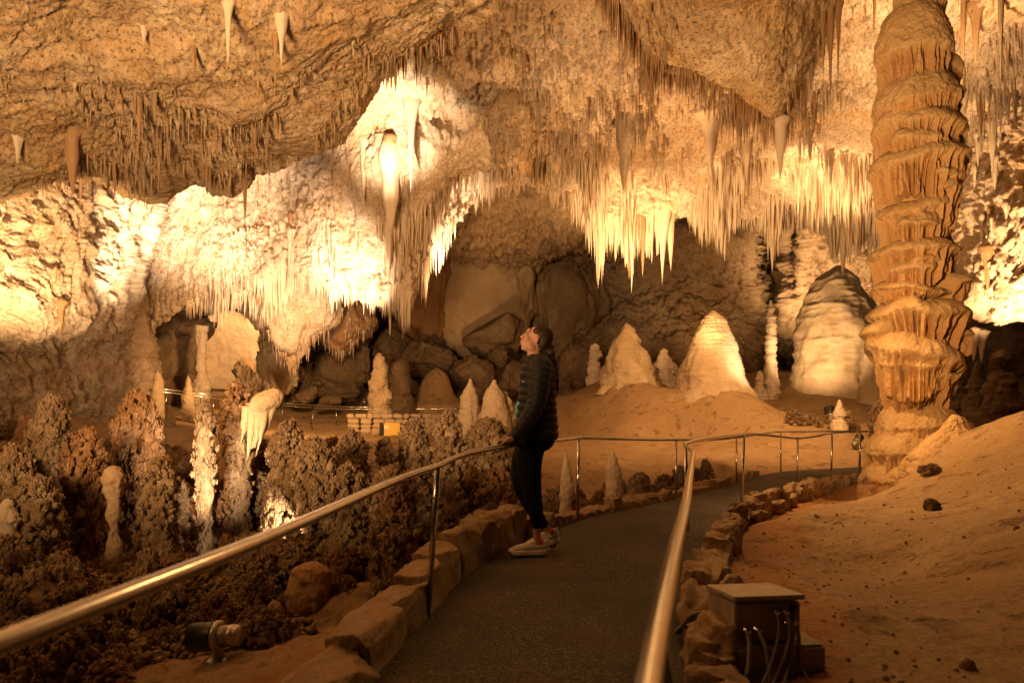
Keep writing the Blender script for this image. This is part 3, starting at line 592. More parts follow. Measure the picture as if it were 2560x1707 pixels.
# mushroom-headed formation with hanging drips, lit from the right
def lion_tail():
    d = 9.0; s = d / F; c = W(660, 1010, d); parts = []
    V, Fc = ICO4
    e = V * np.array([40 * s, 38 * s, 38 * s]); e[:, 2] = np.where(e[:, 2] < 0, e[:, 2] * .8, e[:, 2] * 1.0)
    e[:, 0] += e[:, 2] * .62 ; e += e / (np.linalg.norm(e, axis=1, keepdims=True)) * (.018 * fbm(e * 9, 3, s=3) + .006 * fbm(e * 40, 3, s=4))[:, None]
    e += np.array([2 * s, 0, 0]); head = mk('cap', e + c, [Fc], M['dome'], None)
    for dx, y0, y1, r in [(-34, 1030, 1105, 9), (-20, 1030, 1150, 10), (-8, 1035, 1120, 9), (6, 1040, 1125, 8), (14, 1040, 1095, 8), (-16, 1022, 1124, 15), (-2, 1020, 1118, 14), (-26, 1022, 1100, 12), (-34, 1030, 1070, 10), (10, 1020, 1096, 13), (-28, 1040, 1090, 7), (22, 1030, 1068, 9), (-4, 1036, 1100, 9), (2, 1040, 1140, 6)]:
        z0, z1 = (1010 - y0) * s, (1010 - y1) * s; n = 14
        path = np.stack([np.full(n, dx * s) + .01 * np.sin(np.linspace(0, 3, n) + dx), np.full(n, (-16 + (dx * 7) % 20) * s), np.linspace(z0 + 14 * s, z1, n)], -1)
        path[:, 0] -= .10 * np.linspace(0, 1, n) ** 1.5; rr = r * s * np.linspace(1.45, .14, n)
        parts.append(tube(path, rr, 10))
    parts.append(tube(np.array([(-10 * s, 4 * s, 0), (-34 * s, 26 * s, -40 * s), (-58 * s, 50 * s, -95 * s), (-70 * s, 66 * s, -180 * s)]), np.array([22, 15, 9, 3]) * s, 14, 14))
    V2, F2 = merge(parts); V2 = V2 + c + (.008 * fbm(V2 * 25, 3)[:, None])
    dr = mk('hanging_drips', V2, F2, M['dome'], None)
    root = empty('mushroom_formation', tuple(W(650, 1240, d)))
    for o in (head, dr): o.parent = root; o.matrix_parent_inverse = Matrix.Translation(-Vector(root.location))
    tag(root, 'mushroom-headed flowstone with dripping tail, glaringly lit from its right', 'formation')
lion_tail()

# ------------------------------------------------------------------ boulders, slabs, hanging rocks
def rock_mesh(seed, sub=ICO4, cuts=12, lo=.55, hi=.9, rough=.05, sq=1.0):
    r_ = np.random.default_rng(seed); V, Fc = sub; V = V.copy()
    if sq > 1: V = np.sign(V) * np.abs(V) ** (1 / sq); V /= np.abs(V).max()
    for _ in range(cuts):
        n = r_.normal(size=3); n /= np.linalg.norm(n); h = r_.uniform(lo, hi); dd = V @ n
        V -= np.maximum(dd - h, 0)[:, None] * n * .95
    n = V / (np.linalg.norm(V, axis=1, keepdims=True) + 1e-6)
    V = V + n * (rough * 1.6 * fbm(V * 1.8 + seed, 3, s=seed) + rough * ridge(V * 5 + seed, 4, .6, s=seed + 2) + rough * .35 * fbm(V * 18, 3, s=seed + 4))[:, None]
    return V, Fc
def cubesphere(n=22):
    bm = bmesh.new(); bmesh.ops.create_cube(bm, size=2); bmesh.ops.subdivide_edges(bm, edges=bm.edges[:], cuts=n, use_grid_fill=True)
    V = np.array([v.co[:] for v in bm.verts]); Fc = np.array([[v.index for v in f.verts] for f in bm.faces]); bm.free(); return V, Fc
CUBE = cubesphere()
def block_mesh(seed, deform=.16, chip=.07, rnd=.10):
    r_ = np.random.default_rng(seed); V, Fc = CUBE; V = V.copy(); S = V / np.linalg.norm(V, axis=1, keepdims=True)
    V = V * (1 - rnd) + S * rnd * 1.1
    for _ in range(7):                                        # chipped corners and a split face or two
        n = r_.normal(size=3); n /= np.linalg.norm(n); h = r_.uniform(.98, 1.35); d = V @ n; V -= np.maximum(d - h, 0)[:, None] * n
    o = seed * 1.7
    V = V + deform * np.stack([fbm(V * .8 + o, 2, s=seed), fbm(V * .8 + o + 9, 2, s=seed + 1), fbm(V * .8 + o + 19, 2, s=seed + 2)], -1)
    return V + S * (chip * ridge(V * 2.2 + o, 4, .6, s=seed + 3) + .02 * fbm(V * 12 + o, 3, s=seed + 5))[:, None], Fc
def rock(name, loc, size, seed, mat, rot=(0, 0, 0), label=None, cat='boulder', group=None, **k):
    V, Fc = rock_mesh(seed, **k)
    o = mk(name, V * np.asarray(size), [Fc], mat); o.location = loc; o.rotation_euler = rot
    return tag(o, label, cat, group)
def rock_px(x0, y0, x1, y1, d, seed, mat, label, depth=None, rot=(0, 0, 0), name='boulder', cat='boulder', group=None, **k):
    c = W((x0 + x1) / 2, (y0 + y1) / 2, d); sx = (x1 - x0) / 2 * d / F * 1.12; sz = (y1 - y0) / 2 * d / F * 1.12
    return rock(name, c, (sx, depth or (sx + sz) / 2, sz), seed, M[mat], rot, label, cat, group, **k)
rock_px(1075, 600, 1315, 885, 37.0, 101, 'slab', 'huge smooth tan slab leaning on the back wall above the woman', 1.8, (math.radians(-8), math.radians(4), .1), 'rock_slab', 'rock', cuts=5, lo=.82, hi=1.02, rough=.09, sq=1.6)
rock_px(1005, 605, 1135, 885, 36.6, 102, 'slabrust', 'dark rust-streaked slab left of the huge smooth slab', 1.8, (math.radians(-5), 0, -.2), 'rock_slab', 'rock', cuts=6, lo=.75, hi=.98, rough=.12, sq=1.6)
rock_px(1290, 640, 1490, 900, 39.6, 103, 'wall', 'broad grey-brown slab right of the huge smooth slab, in shadow', 2.6, (0, math.radians(-8), .2), 'rock_slab', 'rock', cuts=10, lo=.7, hi=.98, rough=.12, sq=2.0)
rock_px(1150, 790, 1330, 880, 33.5, 104, 'boulder', 'long tilted slab sloping up towards the woman\'s head', 1.2, (0, math.radians(-28), 0), 'rock_slab', 'rock', cuts=30, sq=2.2)
BK = dict(cuts=30, lo=.58, hi=.98, rough=.10, sq=1.8)
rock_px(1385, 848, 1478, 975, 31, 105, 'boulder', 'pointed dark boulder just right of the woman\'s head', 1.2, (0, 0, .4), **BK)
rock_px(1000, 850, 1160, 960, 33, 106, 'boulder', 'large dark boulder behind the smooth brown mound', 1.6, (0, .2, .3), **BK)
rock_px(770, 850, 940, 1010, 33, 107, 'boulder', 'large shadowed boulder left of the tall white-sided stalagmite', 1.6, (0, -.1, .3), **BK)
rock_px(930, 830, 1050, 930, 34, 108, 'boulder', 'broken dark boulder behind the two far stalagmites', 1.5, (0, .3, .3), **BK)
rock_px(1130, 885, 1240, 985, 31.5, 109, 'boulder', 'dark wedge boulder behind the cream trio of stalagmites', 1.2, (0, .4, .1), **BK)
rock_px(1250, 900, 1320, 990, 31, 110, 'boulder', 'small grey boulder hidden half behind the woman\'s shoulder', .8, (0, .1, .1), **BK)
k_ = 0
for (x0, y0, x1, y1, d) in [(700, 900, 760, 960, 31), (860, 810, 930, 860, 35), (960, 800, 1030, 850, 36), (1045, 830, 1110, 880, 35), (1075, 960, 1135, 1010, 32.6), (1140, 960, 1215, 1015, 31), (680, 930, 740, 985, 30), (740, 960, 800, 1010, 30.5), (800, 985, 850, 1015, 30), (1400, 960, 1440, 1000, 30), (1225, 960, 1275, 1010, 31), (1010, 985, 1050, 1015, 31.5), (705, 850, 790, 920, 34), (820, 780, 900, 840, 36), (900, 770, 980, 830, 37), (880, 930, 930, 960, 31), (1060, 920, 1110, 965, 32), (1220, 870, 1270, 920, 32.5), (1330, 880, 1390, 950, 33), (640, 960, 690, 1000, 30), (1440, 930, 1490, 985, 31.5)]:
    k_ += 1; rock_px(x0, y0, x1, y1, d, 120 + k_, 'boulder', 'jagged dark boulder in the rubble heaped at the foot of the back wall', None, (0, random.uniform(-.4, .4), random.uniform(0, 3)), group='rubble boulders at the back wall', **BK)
PEND = []
def pendant(x0, y0, x1, y1, d, seed, mat, label, tip=.0, depth=None, lump=.18):
    V, Fc = ICO4; V = V.copy(); c = W((x0 + x1) / 2, (y0 + y1) / 2, d); sx = (x1 - x0) / 2 * d / F; sz = (y1 - y0) / 2 * d / F
    V[:, :2] *= (1 - tip * np.clip(-V[:, 2:3], 0, 1)); P = V * np.array([sx, depth or sx, sz])
    n = V / np.linalg.norm(V, axis=1, keepdims=True)
    P = P + n * (lump * fbm(P * .9 + seed, 4, s=seed) + lump * .4 * ridge(P * np.array([4, 4, .9]) + seed, 3, s=seed + 3) + .03 * fbm(P * 7, 3, .6, s=seed + 7))[:, None]
    PEND.append(P + c); o = mk('hanging_rock', P, [Fc], M[mat]); o.location = c; return tag(o, label, 'rock')
pendant(1226, 225, 1346, 440, 20.9, 5, 'ceil', 'nose-shaped lump of rock hanging from the middle of the ceiling', .30, 1.1, .34)
pendant(610, 640, 850, 925, 26.5, 6, 'curtain', 'heart-shaped pinkish rock hanging low beside the glowing alcove', .8, 1.6, .32)
pendant(780, 740, 935, 880, 30, 7, 'ruststal', 'orange-brown rock hanging behind the heart-shaped one', .5, 1.6, .3)
pendant(2420, 690, 2510, 800, 18.6, 9, 'curtain', 'pale block of rock jutting from the right wall', .3, .6)

# the small glowing alcove: a real hollow, a concave half dome with a rough rim
c_ = W(575, 935, 31.2); a_ = np.linspace(0, math.pi, 120)[None]; b_ = np.linspace(-.15, 1.0, 90)[:, None] * math.pi / 2
Pa = np.stack([2.15 * np.cos(a_) * np.cos(b_), 2.6 * np.sin(a_) * np.cos(b_), 2.75 * np.sin(b_) + 0 * a_], -1); Pa[..., 1] -= .2
na = Pa / np.linalg.norm(Pa, axis=-1, keepdims=True); Pw = Pa + c_
Pw = Pw + na * (.14 * fbm(Pw * 1.1, 4, s=61) + .05 * ridge(Pw * 3, 3, s=63))[..., None]
rim = Pw[:, [0, -1]]
o = mk('cave_wall', Pw.reshape(-1, 3), gridf(90, 120), M['slab']); tag(o, kind='structure')
rock_px(330, 770, 492, 1000, 29.4, 131, 'wall', 'dark shadowed rock mass on the left side of the glowing alcove', 1.6, (0, .1, .2), cuts=8, lo=.75, hi=1.0, rough=.16, sq=1.5)
rock_px(660, 835, 735, 985, 30.0, 132, 'dome', 'ragged pale rock at the right mouth of the glowing alcove', .9, (0, -.1, .5), cuts=8, lo=.7, hi=1.0, rough=.16, sq=1.4)

# ------------------------------------------------------------------ stalactites
SH = [(P1, N1), (P2, N2), (P3, N3), (P4, N4), (P6, N6)]
SHP = [proj(P).reshape(-1, 2) for P, _ in SH]; SHD = [P[..., 1].ravel() for P, _ in SH]
def surf_d(px, py, r=14):
    best = None
    for q, d in zip(SHP, SHD):
        m = (np.abs(q[:, 0] - px) < r) & (np.abs(q[:, 1] - py) < r) & (d > 1)
        if m.any():
            v = np.percentile(d[m], 15)
            if best is None or v < best: best = v
    return best if best is not None else 20.0
def stal_variant(seed, n=16, seg=9, taper=1.0, fl=0.0):
    r_ = np.random.default_rng(seed); t = np.linspace(0, 1, n)
    rad = (1 - t) ** taper * (1 + .22 * np.sin(t * r_.uniform(5, 14) + r_.uniform(0, 6)) * (1 - t)) + .05 * (1 - t) + .012
    rad *= 1 + (.55 if n < 20 else 0) * np.exp(-t / .06)
    th = np.linspace(0, 2 * np.pi, seg, endpoint=False)
    bx, by = r_.uniform(-.6, .6, 2); ang = r_.uniform(0, 6)
    sx = 1 + .25 * np.sin(2 * th + ang) + .16 * np.sin(5 * th + ang * 2)
    X = rad[:, None] * (np.cos(th) * sx)[None] + bx * .35 * (t ** 2)[:, None]; Y = rad[:, None] * (np.sin(th) * sx)[None] + by * .35 * (t ** 2)[:, None]
    zz = -t.copy(); V = np.stack([X, Y, np.repeat(zz[:, None], seg, 1)], -1)
    V = np.concatenate([V[:1] * np.array([.08, .08, 1]) + np.array([0, 0, .13]), V[:1] * np.array([.75, .75, 1]) + np.array([0, 0, .06]), V]).reshape(-1, 3)
    return V, gridf(n + 2, seg, True)
VAR = [stal_variant(300 + i, taper=random.choice([.75, .9, 1.1, 1.3])) for i in range(14)] + [stal_variant(330, taper=.5, n=22, seg=16)]
SVAR = [stal_variant(400 + i, n=6, seg=5, taper=random.choice([.7, 1.0, 1.2])) for i in range(8)]
mesh_cache = {}
def hang(P, r, Ln, v, mat, label, group, name='stalactite'):
    key = (v, mat)
    if key not in mesh_cache:
        V, Fc = VAR[v]; o = mk(name, V, [Fc], M[mat]); mesh_cache[key] = o
    else:
        o = mesh_cache[key].copy(); COL.objects.link(o)
    o.location = P; o.scale = (r, r, Ln); o.rotation_euler = (0, 0, random.uniform(0, 6.28))
    tag(o, label, 'stalactite', group); return o
# named, single stalactites: px, attach row, tip row, half width px
HERO = [
 (975, 374, 574, 18, 'stal', 'thick glaring white stalactite with a brown cap, biggest on the bright central wall'),
 (1028, 262, 482, 11, 'stal', 'slender white stalactite right of the thick brown-capped one'),
 (910, 365, 515, 8, 'stal', 'thin white stalactite left of the thick brown-capped one'),
 (571, 10, 170, 10, 'stal', 'slim pale stalactite hanging from the near brown ceiling, top left'),
 (704, 42, 178, 12, 'stal', 'stout pale stalactite on the near brown ceiling, right of the slim one'),
 (360, 72, 122, 8, 'stal', 'stubby pale stalactite on the near brown ceiling, top left'),
 (688, 85, 245, 7, 'ruststal', 'rusty drip hanging just left of the stout pale stalactite'),
 (486, 118, 230, 7, 'ruststal', 'rusty drip in the middle of the near brown ceiling'),
 (180, 335, 492, 14, 'ruststal', 'broad rust-brown stalactite with a needle tip on the near ceiling, left'),
 (45, 345, 412, 11, 'stal', 'pale pointed stalactite near the left edge of the picture'),
 (398, 375, 492, 8, 'ruststal', 'rusty stalactite hanging from the lip of the near ceiling'),
 (613, 420, 562, 6, 'ruststal', 'dark needle stalactite hanging before the glaring wall below the lip'),
 (152, 765, 850, 9, 'ruststal', 'rusty stalactite low on the left wall'),
 (1868, 345, 458, 14, 'stal', 'grey club stalactite on the right-hand ceiling'),
 (1952, 310, 452, 14, 'stal', 'grey drooping stalactite nearer the great column than the club one'),
 (1776, 292, 420, 26, 'stal', 'broad grey fan-shaped stalactite on the right-hand ceiling'),
 (1562, 300, 478, 22, 'curtain', 'wide brownish drapery stalactite above the glowing fringe'),
 (2038, 405, 512, 10, 'stal', 'glaring golden stalactite just left of the great column'),
 (1492, 510, 645, 9, 'stal', 'leftmost long stalactite of the golden cluster'),
 (1504, 520, 628, 7, 'stal', 'second long stalactite from the left in the golden cluster'),
 (1545, 540, 640, 6, 'stal', 'short pale stalactite in the golden cluster, left of the longest one'),
 (1581, 545, 733, 13, 'stal', 'longest stalactite of the golden cluster hanging before the dark wall'),
 (1607, 545, 693, 9, 'ruststal', 'orange-stained stalactite right of the longest one in the golden cluster'),
 (1629, 550, 660, 7, 'stal', 'thin stalactite in the golden cluster, right of the orange-stained one'),
 (1657, 545, 711, 15, 'stal', 'second longest stalactite of the golden cluster, with a wide ribbed top'),
 (1676, 540, 678, 10, 'stal', 'rightmost long stalactite of the golden cluster'),
 (2410, 205, 300, 14, 'stal', 'fat white stalactite glowing right of the great column'),
 (2452, 230, 345, 10, 'ruststal', 'rusty stalactite right of the fat white one, by the great column'),
 (2408, -20, 188, 9, 'ruststal', 'long dark rusty stalactite hanging right of the great column top'),
 (2440, 20, 166, 11, 'ruststal', 'dark stalactite right of the long rusty one at the top right'),
 (2502, -40, 230, 8, 'wall', 'thin dark stalactite near the top right corner'),
 (2186, -30, 108, 7, 'ruststal', 'dark rusty stalactite just left of the great column top'),
 (2058, 20, 215, 7, 'ruststal', 'left strand of the three rusty drapes left of the great column'),
 (2076, 12, 262, 9, 'ruststal', 'middle and longest of the three rusty drapes left of the great column'),
 (2096, 20, 232, 8, 'ruststal', 'right strand of the three rusty drapes left of the great column'),
 (1345, 350, 408, 9, 'stal', 'small grey stalactite by the nose-shaped hanging rock'),
 (2436, 835, 905, 9, 'stal', 'bright white stalactite low behind the right rim of the great column'),
 (2455, 840, 908, 10, 'stal', 'bright white tooth beside the low white stalactite behind the great column'),
]
for i, (px, y0, y1, w, mt, lab) in enumerate(HERO):
    d = surf_d(px, max(y0, 0)) if y0 < 830 else 18.4
    if px > 1480 and px < 1690 and y0 > 500: d = surf_d(px, 525) + .12; y0 -= 30; w *= 1.1
    s = d / F; p = W(px, y0 - 8, d + .06); hang(p, w * s * (1.25 if i == 0 else 1), (y1 - y0 + 8) * s, 14 if i == 0 else i % 14, mt, lab, None)
# the brown cap of the thick one
V, Fc = rock_mesh(77, ICO3, 6, .7, .95, .06); s = surf_d(975, 374) / F
hc = [o for o in COL.objects if o.get('label', '').startswith('thick glaring')][0]
cap = mk('cap', V * np.array([25 * s, 25 * s, 19 * s]), [Fc], M['ruststal']); cap.location = W(976, 354, s * F + .06); cap.parent = hc; cap.matrix_parent_inverse = Matrix.LocRotScale(hc.location, hc.rotation_euler, hc.scale).inverted()

# fringes: candidates on the sheets' own surfaces
cand = []                                                       # (size, P, r, L, mat, region)
def from_sheet(P, v0, v1, u0, u1, n, lf, mat, reg, lo=0, pw=2.0, aspect=(.06, .12), keep=lambda px, py: True):
    nv, nu = P.shape[:2]
    vi = rng.integers(int(v0 * nv), int(v1 * nv), n); ui = rng.integers(int(u0 * nu), int(u1 * nu), n)
    Q = P[vi, ui]; pq = proj(Q)
    clump = fbm(np.c_[Q[:, 0] * 1.1, Q[:, 1] * .5, Q[:, 2] * .25], 3, s=77)
    for k in range(n):
        px, py = pq[k]
        if not keep(px, py) or clump[k] < lo: continue
        Lp = 1.25 * lf(px, py) * (rng.random() ** pw * .9 + .12) * (.55 + 1.15 * max(0, clump[k] + .1))
        d = Q[k, 1]; Ln = Lp * d / F; r = min(.16, max(.012, Ln * rng.uniform(*aspect))) + .006
        cand.append((Ln * r / d / d, Q[k] + np.array([0, .02, .05]), r, Ln + .05, mat if rng.random() > .12 else 'ruststal' if mat != 'ruststal' else 'ceil', reg))
def fl_main(px, py):
    return np.interp(px, [300, 450, 650, 780, 860, 900, 1000, 1045, 1060, 1150, 1200, 1300, 1400, 1470, 1520, 1650, 1700, 1760, 1900, 2050, 2200, 2500],
                     [40, 50, 60, 70, 75, 60, 55, 60, 80, 75, 60, 55, 75, 110, 150, 150, 85, 62, 55, 62, 60, 60])
VF = 3 / 10
from_sheet(P3, VF - .035, VF + .012, 0, 1, 8500, fl_main, 'stal', 'fringe', -.65, 2.5, (.03, .07))
from_sheet(P3, VF + .012, VF + .15, 0, 1, 17000, lambda px, py: np.interp(px, [300, 640, 700, 1040, 1100, 1300, 1450, 2200], [26, 40, 75, 75, 45, 40, 75, 70]), 'stal', 'curtain', -.05, 2.2, (.035, .08))
from_sheet(P3, VF + .15, .62, .1, 1, 9000, lambda px, py: np.interp(px, [300, 1050, 1250, 1500, 2200], [22, 34, 45, 55, 55]), 'curtain', 'roof', .1, 2.2, (.035, .07), lambda px, py: px > 1180 or py > 430)
from_sheet(P3, .62, .72, .3, 1, 700, lambda px, py: 45, 'ruststal', 'roof', .1, 2, (.03, .06))
from_sheet(P1, .36, .66, 0, 1, 3000, lambda px, py: 42, 'ceil', 'nearceil', .12, 2.6, (.04, .08), lambda px, py: px > -50)
from_sheet(P1, .36, .66, 0, 1, 260, lambda px, py: 70, 'ruststal', 'nearceil', .05, 2.2, (.03, .06), lambda px, py: px > -50)
from_sheet(P1, .33, .372, 0, 1, 320, lambda px, py: 42, 'ruststal', 'lip', .0, 2.4, (.05, .09), lambda px, py: px > 250)
from_sheet(P4, .20, .36, 0, .8, 2600, lambda px, py: 105, 'ruststal', 'drape', -.6, 1.5, (.010, .020))
from_sheet(P3, .40, .62, .50, .86, 2600, lambda px, py: np.interp(py, [140, 260, 330], [85, 65, 30]), 'ruststal', 'drape', -.25, 1.6, (.010, .022), lambda px, py: 1590 < px < 1950 and 120 < py < 300)
from_sheet(P4, .40, .75, 0, 1, 500, lambda px, py: 40, 'ceil', 'bulge', .05, 2.4, (.03, .07))
from_sheet(P6, .25, 1, 0, 1, 900, lambda px, py: 80, 'stal', 'rightwall', .0, 2.2, (.04, .08))
from_sheet(P2, .35, .95, .1, .9, 300, lambda px, py: 40, 'ruststal', 'leftwall', .2, 2.4, (.04, .08))
cand.sort(key=lambda c: -c[0])
INFO = {'fringe': ('pale stalactite in the jagged fringe along the lower edge of the cave roof', 'fringe stalactites along the roof edge'),
        'curtain': ('slim stalactite clinging to the bright face of the roof just above its fringe', 'slim stalactites on the bright roof face'),
        'roof': ('small stalactite scattered over the high roof above the bright band', 'stalactites scattered on the high roof'),
        'nearceil': ('small brown stalactite on the near overhanging ceiling at upper left', 'stalactites on the near left ceiling'),
        'lip': ('rusty stalactite hanging along the lip of the near left ceiling', 'stalactites along the near ceiling lip'),
        'drape': ('long rust-red straw stalactite in the drape under the upper right bulge', 'rust-red straws under the ceiling bulge'),
        'bulge': ('short tan stalactite on the smooth ceiling bulge at upper right', 'stalactites on the ceiling bulge'),
        'rightwall': ('pale stalactite on the bright wall right of the great column', 'stalactites on the right wall'),
        'leftwall': ('rusty stalactite on the lit left wall', 'stalactites on the left wall')}
NI = 300 - len(HERO)
def onview(P):
    q = proj(np.asarray(P)); return -5 < q[0] < 2565 and -60 < q[1] < 1000
big, rest, cnt = [], [], {}
for c in cand:
    if len(big) < NI and onview(c[1]) and cnt.get(c[5], 0) < {'fringe': 120, 'curtain': 50, 'roof': 25, 'nearceil': 25, 'drape': 25, 'rightwall': 16, 'lip': 12, 'bulge': 10, 'leftwall': 6}[c[5]]:
        big.append(c); cnt[c[5]] = cnt.get(c[5], 0) + 1
    else: rest.append(c)
for i, (sz, P, r, Ln, mt, reg) in enumerate(big): hang(P, r, Ln, i % 14, mt, INFO[reg][0], INFO[reg][1])
for Pp in PEND[:3]:                                             # tiny drips along the undersides of the hanging rocks
    zc_ = Pp[:, 2]; lowv = np.where((zc_ < zc_.min() + .62 * np.ptp(zc_)) & (Pp[:, 1] < Pp[:, 1].mean() + .2))[0]
    for k in rng.choice(lowv, 260): Ln = rng.random() ** 2 * .5 + .08; rest.append((0, Pp[k] + np.array([0, .02, .04]), Ln * rng.uniform(.05, .1) + .006, Ln, 'curtain', 'roof'))
for mt in ('stal', 'ruststal', 'curtain', 'ceil'):
    parts = []
    for v in range(8):
        cs = [c for i, c in enumerate(rest) if c[4] == mt and i % 8 == v]
        if cs:
            S = np.array([(c[2], c[2], c[3]) for c in cs]); T = np.array([c[1] for c in cs]); parts.append(batch(*SVAR[v], S, T))
    V, fs = merge(parts); o = mk('small_stalactites', V, fs, M[mt]); tag(o, kind='stuff')

# ------------------------------------------------------------------ cave popcorn: knobbly stalagmites and ground cover
def popcorn_mesh(H, R, n, seed, shape, nod=(.011, .030), lumps=10):
    r_ = np.random.default_rng(seed)
    def rad(t, th):
        q = np.stack([np.cos(th) * 1.2, np.sin(th) * 1.2, t * H / R * .9], -1)
        return R * np.interp(t, *shape) * (1 + .38 * fbm(q + seed, 3, s=seed) + .16 * fbm(q * 4.5 + seed, 3, .6, s=seed + 9))
    k = max(40, int(n / 12)); t = r_.random(k) ** .85; th = r_.random(k) * 2 * np.pi
    r = rad(t, th) * (1 + r_.uniform(-.10, .20, k)); C = np.stack([r * np.cos(th), r * np.sin(th), t * H], -1)
    rho = R * r_.uniform(.08, .22, k) * (.75 + .5 * r_.random(k)); out = np.stack([np.cos(th), np.sin(th), .35 + 1.6 * np.clip(t - .8, 0, 1)], -1)
    ci = r_.integers(0, k, n); dirs = r_.normal(size=(n, 3)) + out[ci] * .9; dirs /= np.linalg.norm(dirs, axis=1, keepdims=True)
    N1 = C[ci] + dirs * (rho[ci] * r_.uniform(.72, 1.02, n))[:, None]; s1 = np.clip(rho[ci] * r_.uniform(.20, .50, n), .008, .024)
    m = int(n * .45); pi = r_.integers(0, n, m); d2 = dirs[pi] + r_.normal(size=(m, 3)) * .8; d2 /= np.linalg.norm(d2, axis=1, keepdims=True)
    N2 = N1[pi] + d2 * s1[pi][:, None] * r_.uniform(.9, 1.7, (m, 1)); s2 = s1[pi] * r_.uniform(.4, .8, m)
    parts = [batch(*ICO1, np.stack([s1] * 3, -1) * r_.uniform(.75, 1.3, (n, 3)), N1), batch(*ICO1, np.stack([s2] * 3, -1) * r_.uniform(.75, 1.3, (m, 3)), N2), batch(*ICO2, np.stack([rho * .84] * 3, -1), C)]
    nz, nt = 36, 36; a = np.linspace(0, 1, nz); b = np.linspace(0, 6.2832, nt, endpoint=False); A, B = np.meshgrid(a, b, indexing='ij'); rc = rad(A.ravel(), B.ravel()) * .97 * (A.ravel() < .999)
    parts.append((np.stack([rc * np.cos(B.ravel()), rc * np.sin(B.ravel()), A.ravel() * H - .05], -1), gridf(nz, nt, True)))
    return merge(parts)
TALL = ([0, .2, .5, .75, .92, 1], [1.15, 1, .9, .78, .55, .15]); WAIST = ([0, .15, .4, .6, .85, 1], [1.2, .9, .7, .95, .8, .2])
BUSH = ([0, .3, .6, .85, 1], [1.0, 1.05, .9, .6, .12]); CONE = ([0, .3, .6, .85, 1], [1.2, .9, .6, .35, .1])
PV = {'tall': [(1.4, .30, 4200, TALL), (1.4, .26, 3800, WAIST), (1.5, .33, 4600, CONE), (1.3, .28, 3800, WAIST), (1.4, .34, 4600, TALL), (1.4, .17, 3000, TALL), (1.4, .19, 3000, WAIST), (1.2, .40, 4800, BUSH), (1.0, .40, 4400, CONE)],
      'bush': [(.5, .32, 2200, BUSH), (.55, .3, 2200, CONE), (.45, .34, 2200, BUSH), (.5, .28, 2000, CONE), (.6, .26, 2000, WAIST)]}
PM = {}
for kind_, lst in PV.items():
    for i, (H, R, n, shp) in enumerate(lst):
        V, fs = popcorn_mesh(H, R, n, 500 + i + len(kind_) * 10, shp)
        for mt in ('pop', 'popred'):
            if mt == 'pop': o = mk('popcorn_' + ('stalagmite' if kind_ == 'tall' else 'clump'), V, fs, M[mt], link=False)
            else:
                me = PM[(kind_, i, 'pop')][0].data.copy(); me.materials.clear(); me.materials.append(M[mt]); o = bpy.data.objects.new(PM[(kind_, i, 'pop')][0].name, me)
            PM[(kind_, i, mt)] = (o, H, R)
PL_ = []                                                       # placed footprints
def pop(px, ytop, ybase, wpx, kind_, v, mt, label, group=None, dfix=None, loc=None, H=None, Wd=None):
    if loc is None:
        g = ground_hit(px, ybase) if dfix is None else np.array([*W(px, ybase, dfix)[:2], 0])
        if dfix is not None: g[2] = floor_z(g[0], g[1], False)[0]
        H = max(.10, CZ + (HY - ytop) / F * g[1] - g[2]); Wd = wpx * g[1] / F
    else: g = np.array(loc)
    cands = sorted((abs(math.log((H / Wd) / (PM[k][1] / (2 * PM[k][2])))) + .12 * ((k[1] * 7 + v * 3) % 5), k) for k in PM if k[2] == mt and (k[0] == kind_ or loc is None))
    src, H0, R0 = PM[cands[0][1]]
    o = src.copy(); COL.objects.link(o)
    o.location = (g[0], g[1], g[2] - .04); k = Wd / (2.5 * R0); o.scale = (k, k, (H + .04) / H0); o.rotation_euler = (random.uniform(-.05, .05), random.uniform(-.05, .05), random.uniform(0, 6.28))
    PL_.append((g[0], g[1], Wd / 2)); tag(o, label, 'popcorn rock', group); return o
